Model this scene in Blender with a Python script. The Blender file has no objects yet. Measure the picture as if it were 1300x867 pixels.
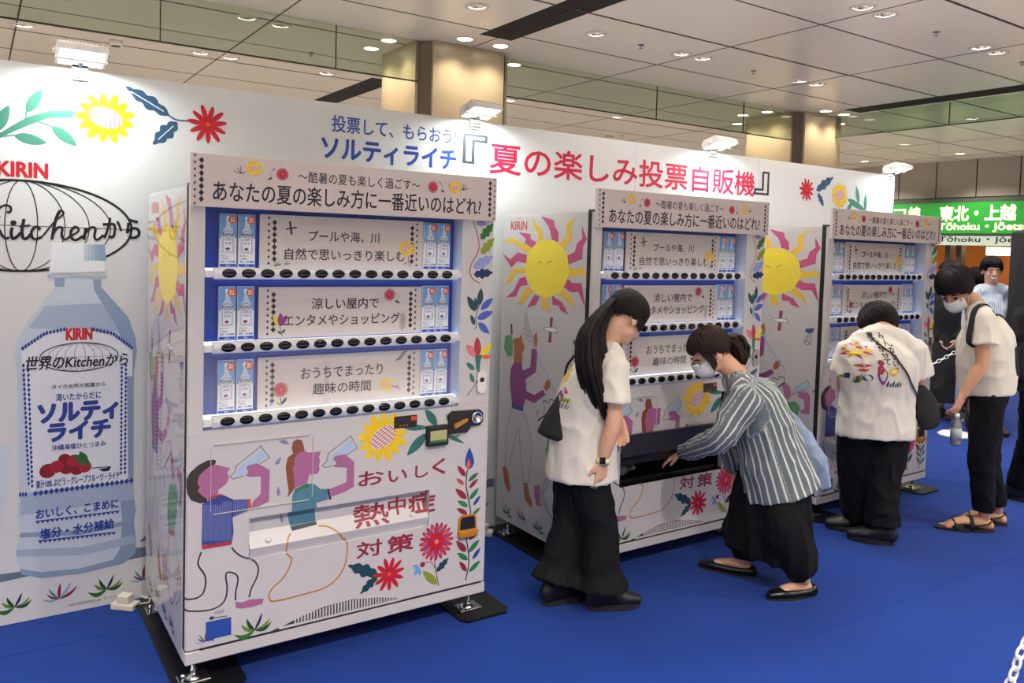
import bpy, bmesh, math, random
from mathutils import Vector, Matrix, noise
from mathutils.geometry import tessellate_polygon
random.seed(7)
SC = bpy.context.scene
COL = SC.collection
PI = math.pi

# ---------------- camera, world, exposure ----------------
cam_d = bpy.data.cameras.new('camera')
cam = bpy.data.objects.new('camera', cam_d); COL.objects.link(cam)
cam_d.sensor_fit = 'HORIZONTAL'; cam_d.sensor_width = 36.0
cam_d.lens = 36.0*1021.07/1300.0
cam_d.shift_y = -(433.5-361.82)/1300.0
cam_d.clip_start = 0.05; cam_d.clip_end = 200
cam.matrix_world = Matrix(((0.83103, 0.00157, -0.55623, -0.6315), (-0.55546, 0.05509, -0.82972, -2.9861), (0.02934, 0.99848, 0.04665, 1.6452), (0, 0, 0, 1)))
SC.camera = cam
vs = SC.view_settings
vs.view_transform = 'Standard'; vs.look = 'None'; vs.gamma = 1.0; vs.use_curve_mapping = False
vs.exposure = -0.15
wd = bpy.data.worlds.new('world'); SC.world = wd; wd.use_nodes = True
wd.node_tree.nodes['Background'].inputs[0].default_value = (1.0, 0.95, 0.93, 1)
wd.node_tree.nodes['Background'].inputs[1].default_value = 0.15
DOWNLIGHT_W = 58.0
CLAMP_W = 9.0

# ---------------- materials ----------------
def lin(h):
    h = h.lstrip('#'); out = []
    for i in (0, 2, 4):
        c = int(h[i:i+2], 16)/255.0
        out.append(c/12.92 if c <= 0.04045 else ((c+0.055)/1.055)**2.4)
    return tuple(out)+(1.0,)
MATS = {}
def M(name, hexc=None, rough=0.5, metal=0.0, spec=0.5, noise_amt=0.0, noise_scale=40, bump=0.0, emit=0.0, alpha=1.0, trans=0.0, sheen=0.0, stretch=None):
    if name in MATS: return MATS[name]
    m = bpy.data.materials.new(name); m.use_nodes = True
    nt = m.node_tree; b = nt.nodes['Principled BSDF']
    c = lin(hexc)
    b.inputs['Base Color'].default_value = c
    b.inputs['Roughness'].default_value = rough
    b.inputs['Metallic'].default_value = metal
    b.inputs['Specular IOR Level'].default_value = spec
    b.inputs['Sheen Weight'].default_value = sheen
    if trans: b.inputs['Transmission Weight'].default_value = trans
    if emit:
        b.inputs['Emission Color'].default_value = c; b.inputs['Emission Strength'].default_value = emit
    if noise_amt or bump:
        tc = nt.nodes.new('ShaderNodeTexCoord'); n = nt.nodes.new('ShaderNodeTexNoise')
        n.inputs['Scale'].default_value = noise_scale; n.inputs['Detail'].default_value = 4
        src = tc.outputs['Object']
        if stretch:
            mp = nt.nodes.new('ShaderNodeMapping'); mp.inputs['Scale'].default_value = stretch
            nt.links.new(src, mp.inputs['Vector']); src = mp.outputs['Vector']
        nt.links.new(src, n.inputs['Vector'])
        if noise_amt:
            mx = nt.nodes.new('ShaderNodeMix'); mx.data_type = 'RGBA'
            mx.inputs[6].default_value = tuple(max(0, v*(1-noise_amt)) for v in c[:3])+(1,)
            mx.inputs[7].default_value = tuple(min(1, v*(1+noise_amt)) for v in c[:3])+(1,)
            nt.links.new(n.outputs['Fac'], mx.inputs[0]); nt.links.new(mx.outputs[2], b.inputs['Base Color'])
        if bump:
            bp = nt.nodes.new('ShaderNodeBump'); bp.inputs['Strength'].default_value = bump; bp.inputs['Distance'].default_value = 0.01
            nt.links.new(n.outputs['Fac'], bp.inputs['Height']); nt.links.new(bp.outputs['Normal'], b.inputs['Normal'])
    MATS[name] = m
    return m
def glassy(name, tint, refl, rough=0.02):
    m = bpy.data.materials.new(name); m.use_nodes = True; nt = m.node_tree; nt.nodes.clear()
    o = nt.nodes.new('ShaderNodeOutputMaterial'); mx = nt.nodes.new('ShaderNodeMixShader'); t = nt.nodes.new('ShaderNodeBsdfTransparent'); g = nt.nodes.new('ShaderNodeBsdfGlossy')
    fr = nt.nodes.new('ShaderNodeLayerWeight'); fr.inputs[0].default_value = 0.5
    pw = nt.nodes.new('ShaderNodeMath'); pw.operation = 'POWER'; pw.inputs[1].default_value = 6.0
    mu = nt.nodes.new('ShaderNodeMath'); mu.operation = 'MULTIPLY_ADD'; mu.inputs[1].default_value = 0.9*refl; mu.inputs[2].default_value = 0.045*refl
    nt.links.new(fr.outputs['Facing'], pw.inputs[0])
    t.inputs[0].default_value = lin(tint); g.inputs[1].default_value = rough
    nt.links.new(pw.outputs[0], mu.inputs[0]); nt.links.new(mu.outputs[0], mx.inputs[0]); nt.links.new(t.outputs[0], mx.inputs[1]); nt.links.new(g.outputs[0], mx.inputs[2]); nt.links.new(mx.outputs[0], o.inputs[0])
    MATS[name] = m; return m

PAL = dict(hair='3A3029', mauve='AB6893', blue='39468F', red='B3323F', rust='C2503A', water='A9C3E0', teal='46707A', slate='7C88B0', brown='8E4B35', steel='4F8094', green='2F7D4A', ink='1E2530', plum='4A2440', char='3A3D45', ochre='B98432', teal2='2E6F66', crim='92263A', olive='8C9A2E', sky='6FA3DC', navyteal='1B4650', royal='2148A8', orange='E0632F', leafg='2E6E2C', peri='8F9CD0', navy='1A2A5C', peri2='4A5CB8', pink='E07A8C', yellow='E6D22E', stick='2C4FA5', grey='A9A9AE', greyl='B9B9BE', yel='F3DC2C', yel2='EDBE22', mag='C23A78', kred='C8202E', leafg2='5E9A66', skin2='B5652F', purp='8E2F80', sky2='8FB6D8', tan='8A7548', maroon='8E2A48', white='EDEDED', wteal='4A8C78', navyw='33587A', royal2='3A56A8', title='CB2348', black='16161A', shelf='6C7A8C', ice='D5DFEA', bot1='CAD6E4', bot2='8FA6C2', bot3='AABDD4', capw='E6ECF2', labw='E9EDF3', berry='B01C34', berry2='8E1228', navy2='24409A', sun='F2C918', suncore='F6D9D6', zred='BE2436', petal='C41F30', lime='6F8E2C', dkgreen='1F4A30', lav='8C86A8')
for k_, v_ in PAL.items():
    M('print_'+k_, v_, 0.45, noise_amt=0.10 if k_ not in ('white', 'labw', 'capw', 'bot1', 'bot2', 'bot3') else 0.03, noise_scale=60)
M('white_panel', 'CBC7C7', 0.36)
M('wall_panel', 'DEDFDF', 0.5)
M('cream_print', 'CDC1BC', 0.55)
M('panel_print', 'CFC5C0', 0.5)
M('seam', '2A2A2C', 0.6)
M('ink_dark', '231F33', 0.5)
M('window_blue', '1440A8', 0.35)
M('rail_white', 'DCDCDC', 0.25)
M('button_black', '0A0C12', 0.06)
M('frame_ice', 'C9D6EA', 0.3, trans=0.0)
M('chrome', 'C8C8CA', 0.18, metal=1.0)
M('black_steel', '121214', 0.35)
M('dark_plastic', '1A191B', 0.4)
M('port_dark', '3A383E', 0.4)
M('port_black', '0B0B0D', 0.35)
M('amber', 'B9791E', 0.3)
M('led_white', 'E4EEFF', 0.5, emit=1.3)
M('lamp_glow', 'F2FFF8', 0.5, emit=4.0)
M('down_glow', 'FFF3DC', 0.5, emit=9.0)
M('screen_glow', 'A8A070', 0.4, emit=0.22)
M('tag_red', 'D8452F', 0.4)
M('light_white', 'E4E0DA', 0.35)

# ---------------- mesh building ----------------
class MB:
    def __init__(s): s.v = []; s.f = []; s.mi = []; s.ms = []; s.sm = []
    def mid(s, m):
        m = MATS[m] if isinstance(m, str) else m
        if m not in s.ms: s.ms.append(m)
        return s.ms.index(m)
    def add(s, vs_, fs, m, smooth=False):
        o = len(s.v); k = s.mid(m); s.v += [tuple(p) for p in vs_]
        for f in fs: s.f.append([i+o for i in f]); s.mi.append(k); s.sm.append(smooth)
    def box(s, a, b, m, mat=None):
        x0, y0, z0 = a; x1, y1, z1 = b
        vs_ = [(x0, y0, z0), (x1, y0, z0), (x1, y1, z0), (x0, y1, z0), (x0, y0, z1), (x1, y0, z1), (x1, y1, z1), (x0, y1, z1)]
        if mat: vs_ = [mat @ Vector(p) for p in vs_]
        s.add(vs_, [(3, 2, 1, 0), (4, 5, 6, 7), (0, 1, 5, 4), (1, 2, 6, 5), (2, 3, 7, 6), (3, 0, 4, 7)], m)
    def bbox(s, a, b, m, r=0.004, seg=2):       # bevelled box
        bm = bmesh.new(); bmesh.ops.create_cube(bm, size=1)
        c = [(a[i]+b[i])/2 for i in range(3)]; d = [b[i]-a[i] for i in range(3)]
        for v in bm.verts: v.co = Vector((c[0]+v.co.x*d[0], c[1]+v.co.y*d[1], c[2]+v.co.z*d[2]))
        bmesh.ops.bevel(bm, geom=bm.edges[:], offset=r, segments=seg, profile=0.5, affect='EDGES')
        s.bm(bm, m)
    def bm(s, bm, m, smooth=False, mat=None):
        bm.verts.index_update()
        s.add([(mat @ v.co) if mat else v.co for v in bm.verts], [[v.index for v in f.verts] for f in bm.faces], m, smooth); bm.free()
    def prism(s, pts, d0, d1, frame, m):        # pts 2D; frame(u,v,d)->xyz
        n = len(pts)
        vs_ = [frame(u, v, d0) for u, v in pts]+[frame(u, v, d1) for u, v in pts]
        fs = [list(range(n))[::-1], list(range(n, 2*n))]+[(i, (i+1) % n, n+(i+1) % n, n+i) for i in range(n)]
        s.add(vs_, fs, m)
    def tube(s, pts, rads, m, seg=10, cap=True, smooth=True, side=None):
        pts = [Vector(p) for p in pts]; n = len(pts)
        if not hasattr(rads, '__len__'): rads = [rads]*n
        vs_ = []; prev = None
        for i, p in enumerate(pts):
            t = (pts[min(i+1, n-1)]-pts[max(i-1, 0)]).normalized()
            ref = Vector(side) if side else (prev if prev else (Vector((1, 0, 0)) if abs(t.x) < .8 else Vector((0, 0, 1))))
            a = (ref-t*ref.dot(t)).normalized(); b = t.cross(a); prev = a
            r = rads[i]; rx, ry = (r if hasattr(r, '__len__') else (r, r))
            for k in range(seg):
                q = 2*PI*k/seg; vs_.append(p+a*(rx*math.cos(q))+b*(ry*math.sin(q)))
        fs = [(i*seg+k, i*seg+(k+1) % seg, (i+1)*seg+(k+1) % seg, (i+1)*seg+k) for i in range(n-1) for k in range(seg)]
        if cap: fs += [list(range(seg))[::-1], list(range((n-1)*seg, n*seg))]
        s.add(vs_, fs, m, smooth)
    def lathe(s, prof, m, seg=20, mat=None, smooth=True):
        vs_ = [Vector((r*math.cos(2*PI*k/seg), r*math.sin(2*PI*k/seg), z)) for r, z in prof for k in range(seg)]
        if mat: vs_ = [mat @ v for v in vs_]
        n = len(prof)
        fs = [(i*seg+k, i*seg+(k+1) % seg, (i+1)*seg+(k+1) % seg, (i+1)*seg+k) for i in range(n-1) for k in range(seg)]
        fs += [list(range(seg))[::-1], list(range((n-1)*seg, n*seg))]
        s.add(vs_, fs, m, smooth)
    def ball(s, c, r, m, u=14, v=9, mat=None):
        rx, ry, rz = r if hasattr(r, '__len__') else (r, r, r)
        vs_ = [Vector((0, 0, rz))]
        for i in range(1, v):
            a = PI*i/v
            for k in range(u): vs_.append(Vector((rx*math.sin(a)*math.cos(2*PI*k/u), ry*math.sin(a)*math.sin(2*PI*k/u), rz*math.cos(a))))
        vs_.append(Vector((0, 0, -rz))); n = len(vs_)-1
        fs = [(0, 1+k, 1+(k+1) % u) for k in range(u)]+[(n, n-u+(k+1) % u, n-u+k) for k in range(u)]
        fs += [(1+i*u+k, 1+(i+1)*u+k, 1+(i+1)*u+(k+1) % u, 1+i*u+(k+1) % u) for i in range(v-2) for k in range(u)]
        c = Vector(c)
        s.add([(mat @ p if mat else p)+c for p in vs_], fs, m, True)
    def mesh(s, name):
        me = bpy.data.meshes.new(name); me.from_pydata(s.v, [], s.f)
        for m in s.ms: me.materials.append(m)
        me.polygons.foreach_set('material_index', s.mi); me.polygons.foreach_set('use_smooth', s.sm); me.update()
        return me
    def build(s, name, parent=None, loc=None, label=None):
        o = bpy.data.objects.new(name, s.mesh(name)); COL.objects.link(o)
        if parent: o.parent = parent
        if loc: o.location = loc
        if label: o['label'] = label
        return o
def tag(o, label, cat, group=None, kind=None):
    o['label'] = label; o['category'] = cat
    if group: o['group'] = group
    if kind: o['kind'] = kind
    return o
def thing(name, loc, label, cat, group=None, rz=0):
    o = bpy.data.objects.new(name, None); COL.objects.link(o); o.location = loc; o.rotation_euler = (0, 0, rz); o.empty_display_size = .1
    return tag(o, label, cat, group)
def struct(mb, name):
    o = mb.build(name); o['kind'] = 'structure'; return o
def copy_tree(o, parent=None):
    c = o.copy(); COL.objects.link(c)
    if parent: c.parent = parent
    for ch in list(o.children): copy_tree(ch, c)
    return c

# ---------------- lettering (built-in font) ----------------
_tc = {}
def glyphs(txt, bold, shear):
    k = (txt, bold, shear)
    if k not in _tc:
        c = bpy.data.curves.new('lettering', 'FONT'); c.body = txt; c.size = 1; c.shear = shear; c.resolution_u = 3
        o = bpy.data.objects.new('lettering', c); COL.objects.link(o); bpy.context.view_layer.update()
        me = bpy.data.meshes.new_from_object(o.evaluated_get(bpy.context.evaluated_depsgraph_get()))
        vs_ = [(v.co.x, v.co.y) for v in me.vertices]; fs = [list(p.vertices) for p in me.polygons]
        xs = [v[0] for v in vs_]; ys = [v[1] for v in vs_]
        _tc[k] = (vs_, fs, min(xs), max(xs), min(ys), max(ys))
        bpy.data.objects.remove(o); bpy.data.curves.remove(c); bpy.data.meshes.remove(me)
    return _tc[k]

# ---------------- printed artwork: all in plane millimetres (u, v) ----------------
class Art:
    """collects flat coloured polygons of a print on one plane"""
    def __init__(s): s.t = []; s.k = 0            # (material, layer, [(u,v)...])
    def up(s, l):                               # every shape lies a hair above the one before it
        s.k = (s.k+1) % 70; return l+s.k*.012
    def poly(s, m, l, pts):
        pts = [p for i, p in enumerate(pts) if p != pts[i-1]]
        if len(pts) < 3: return
        l = s.up(l)
        for t in tessellate_polygon([[Vector((u, v, 0)) for u, v in pts]]): s.t.append((m, l, [pts[i] for i in t]))
    def stroke(s, m, l, pts, w):
        P = [Vector(p) for p in pts]; Q = []; l = s.up(l)
        if w < 0: P = [q for i, p in enumerate(P) for q in ([p] if i in (0, len(P)-1) else [p+(P[i-1]-p).normalized()*3, p+(P[i-1]-p).normalized()*.6, p+(P[i+1]-p).normalized()*.6, p+(P[i+1]-p).normalized()*3])]; w = -w
        n = len(P)
        for i in range(n-1):
            a, b, c, d = P[max(i-1, 0)], P[i], P[i+1], P[min(i+2, n-1)]
            for k in range(4):
                t = k/4; Q.append(0.5*((2*b)+(c-a)*t+(2*a-5*b+4*c-d)*t*t+(3*b-a-3*c+d)*t**3))
        Q.append(P[-1]); L = []; R = []
        for i, q in enumerate(Q):
            t = Q[min(i+1, len(Q)-1)]-Q[max(i-1, 0)]
            if t.length < 1e-6: t = Vector((1, 0))
            t.normalize(); nrm = Vector((-t.y, t.x))*w/2; L.append(tuple(q+nrm)); R.append(tuple(q-nrm))
        for i in range(len(Q)-1): s.t.append((m, l, [L[i], R[i], R[i+1], L[i+1]]))
    def leaf(s, m, l, a, b, wf=.35, bow=0, wav=0, n=10):
        a = Vector(a); b = Vector(b); d = b-a; L = d.length
        if L < 1e-6: return
        l = s.up(l)
        t = d/L; nr = Vector((-t.y, t.x)); up = []; dn = []
        for i in range(n*2+1):
            x = i/(n*2); w = wf*L*0.5*(math.sin(PI*x**0.85))**0.8 if 0 < x < 1 else 0
            if wav: w *= .62+.5*abs(math.sin(x*PI*3.5))
            c = a+t*(L*x)+nr*(bow*L*math.sin(PI*x)); up.append(tuple(c+nr*w)); dn.append(tuple(c-nr*w))
        for i in range(n*2): s.t.append((m, l, [up[i], dn[i], dn[i+1], up[i+1]]))
    def ell(s, m, l, c, rx, ry, rot=0, n=28):
        cs, sn = math.cos(rot), math.sin(rot)
        s.poly(m, l, [(c[0]+rx*math.cos(2*PI*i/n)*cs-ry*math.sin(2*PI*i/n)*sn, c[1]+rx*math.cos(2*PI*i/n)*sn+ry*math.sin(2*PI*i/n)*cs) for i in range(n)])
    def ring(s, m, l, c, rx, ry, w, a0=0, a1=2*PI, n=40):
        s.stroke(m, l, [(c[0]+rx*math.cos(a0+(a1-a0)*i/n), c[1]+ry*math.sin(a0+(a1-a0)*i/n)) for i in range(n+1)], w)
    def diamond(s, m, l, c, rx, ry): s.t.append((m, l, [(c[0]-rx, c[1]), (c[0], c[1]-ry), (c[0]+rx, c[1]), (c[0], c[1]+ry)]))
    def text(s, m, l, txt, x0, x1, zc, h, bold=0, shear=0, fit=True):
        vs_, fs, a, b, c, d = glyphs(txt, bold, shear)
        sx = (x1-x0)/(b-a); sz = h/(d-c)
        P = [(x0+(x-a)*sx, zc+(y-(c+d)/2)*sz) for x, y in vs_]
        sh = [(0, 0)]
        if bold:                                 # heavier weight: the glyph thickened in eight directions
            w_ = bold*h*1.15; sh = [(w_*math.cos(k*PI/4), w_*math.sin(k*PI/4)) for k in range(8)]
        for dx, dy in sh:
            Q = [(x+dx, y+dy) for x, y in P]; l2 = s.up(l)
            for f in fs: s.t.append((m, l2, [Q[i] for i in f]))
            continue
            for f in fs: s.t.append((m, l, [Q[i] for i in f]))
    def grass(s, c, w, kind=0):
        sc = w/160.0
        L = [((-75, 2), 'leafg', .26, .25), ((-50, 32), 'lime', .24, .12), ((-30, 52), 'dkgreen', .22, .08), ((28, 62), 'navy', .16, -.04), ((58, 36), 'lime', .2, -.16), ((66, 22), 'dkgreen', .2, -.2)]
        if kind: L = [((-70, 14), 'sky2', .14, .14), ((-52, 34), 'maroon', .16, .1), ((-44, 58), 'steel', .14, .06), ((4, 74), 'maroon', .18, .04), ((48, 76), 'sky2', .14, -.06), ((74, 48), 'maroon', .16, -.1)]
        for (dx, dz), m, wf, bow in L: s.leaf(m, 2, (c[0], c[1]), (c[0]+dx*sc, c[1]+dz*sc), wf, bow)
    def flower(s, kind, c, R, rot=0):
        rot = rot*PI/180
        if kind == 'sun':
            for i in range(13):
                a = rot+2*PI*i/13; e = 1.0 if i % 2 else .92
                s.ell('sun', 3, (c[0]+math.cos(a)*R*.66*e, c[1]+math.sin(a)*R*.60*e), R*.34, R*.15, a, 18)
            s.ell('sun', 3, c, R*.62, R*.5, rot); s.ell('suncore', 4, c, R*.56, R*.36, rot)
            cs, sn = math.cos(rot), math.sin(rot)
            for i in range(-3, 4):
                for ax in (0, 1):
                    k = i/3.7; rr = math.sqrt(max(0, 1-k*k))
                    if ax: p, q = (k*R*.56-rr*R*.1, rr*R*.34), (k*R*.56+rr*R*.1, -rr*R*.34)
                    else: p, q = (-rr*R*.54, k*R*.36), (rr*R*.54, k*R*.36)
                    s.stroke('crim', 5, [(c[0]+x*cs-y*sn, c[1]+x*sn+y*cs) for x, y in (p, q)], R*.022)
        elif kind == 'red':
            for i in range(11):
                a = rot+2*PI*(i+.3)/11
                e = .9+.1*(i % 2); s.ell('petal', 3, (c[0]+math.cos(a)*R*.58*e, c[1]+math.sin(a)*R*.58*e), R*.42, R*.125, a, 18)
            s.ell('petal', 3, c, R*.36, R*.34); s.ell('orange', 4, c, R*.11, R*.1)
        else:
            for i in range(20):
                a = 2*PI*i/20
                s.ell('zred', 3, (c[0]+math.cos(a)*R*.7, c[1]+math.sin(a)*R*.7), R*.30, R*.10, a, 14)
                s.leaf('peri2' if i % 2 else 'pink', 4, (c[0]+math.cos(a)*R*.4, c[1]+math.sin(a)*R*.4), (c[0]+math.cos(a)*R*.86, c[1]+math.sin(a)*R*.86), .16)
            s.ell('zred', 3, c, R*.5, R*.5)
            for i in range(14):
                a = 2*PI*i/14; s.leaf('petal', 5, c, (c[0]+math.cos(a)*R*.58, c[1]+math.sin(a)*R*.58), .3)
            s.ell('pink', 6, c, R*.12, R*.12)
    def globe(s, m, l, c, rx, rz, w):
        s.ring(m, l, c, rx, rz, w*1.2)
        for k in (.14, .38, .60, .80): s.ring(m, l, c, rx*k, rz, w*.5)
        s.stroke(m, l, [(c[0]-rx, c[1]), (c[0]+rx, c[1])], w*.35)
    def load(s, items):
        for it in items:
            k = it[0]
            pr = lambda a: [(a[i], a[i+1]) for i in range(0, len(a), 2)]
            if k == 'P': s.poly(it[1], it[2], pr(it[3]))
            elif k == 'S': s.stroke(it[1], it[2], pr(it[4]), it[3])
            elif k == 'L': a, b = pr(it[3]); s.leaf(it[1], it[2], a, b, it[4], it[5], it[6])
            elif k == 'E': s.ell(it[1], it[2], it[3], it[4], it[5], it[6])
            elif k == 'G': s.grass(it[1], it[2], it[3])
            elif k == 'FL': s.flower(it[1], it[2], it[3], it[4])
            elif k == 'T': a = it[4]; s.text(it[1], it[2], it[3], a[0], a[2], (a[1]+a[3])/2, it[5], it[6], it[7])
            elif k == 'GL': s.globe(it[1], it[2], it[3], it[4], it[5], it[6])
            elif k == 'DI':
                a, b = [Vector(p) for p in pr(it[3])]
                for i in range(it[4]):
                    p = a.lerp(b, (i+.5)/it[4]); h = it[5]/2
                    if abs(b.x-a.x) > abs(b.y-a.y): s.diamond(it[1], it[2], p, (b-a).length/it[4]/2, h)
                    else: s.diamond(it[1], it[2], p, h*.6, (b-a).length/it[4]/2)
            elif k == 'BU':
                a, b = [Vector(p) for p in pr(it[3])]; n = it[4]
                s.stroke(it[1], it[2], [tuple(a), tuple(b)], 4)
                for i in range(n):
                    p = a.lerp(b, i/n); q = a.lerp(b, (i+1)/n); s.t.append((it[1], it[2], [tuple(p), ((p.x+q.x)/2, (p.y+q.y)/2-13), tuple(q)]))
        return s
    def put(s, mb, frame, step=0.0003):
        for m, l, pts in s.t:
            mm = 'print_'+m if 'print_'+m in MATS else m
            mb.add([frame(u/1000, v/1000, l*step) for u, v in pts], [list(range(len(pts)))], mm)
def clip(pts, ax, val, keep_above):
    out = []; n = len(pts)
    for i in range(n):
        a, b = pts[i], pts[(i+1) % n]; da = (a[ax]-val)*(1 if keep_above else -1); db = (b[ax]-val)*(1 if keep_above else -1)
        if da >= 0: out.append(a)
        if (da > 0 and db < 0) or (da < 0 and db > 0):
            t = da/(da-db); out.append((a[0]+(b[0]-a[0])*t, a[1]+(b[1]-a[1])*t))
    return out
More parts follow.
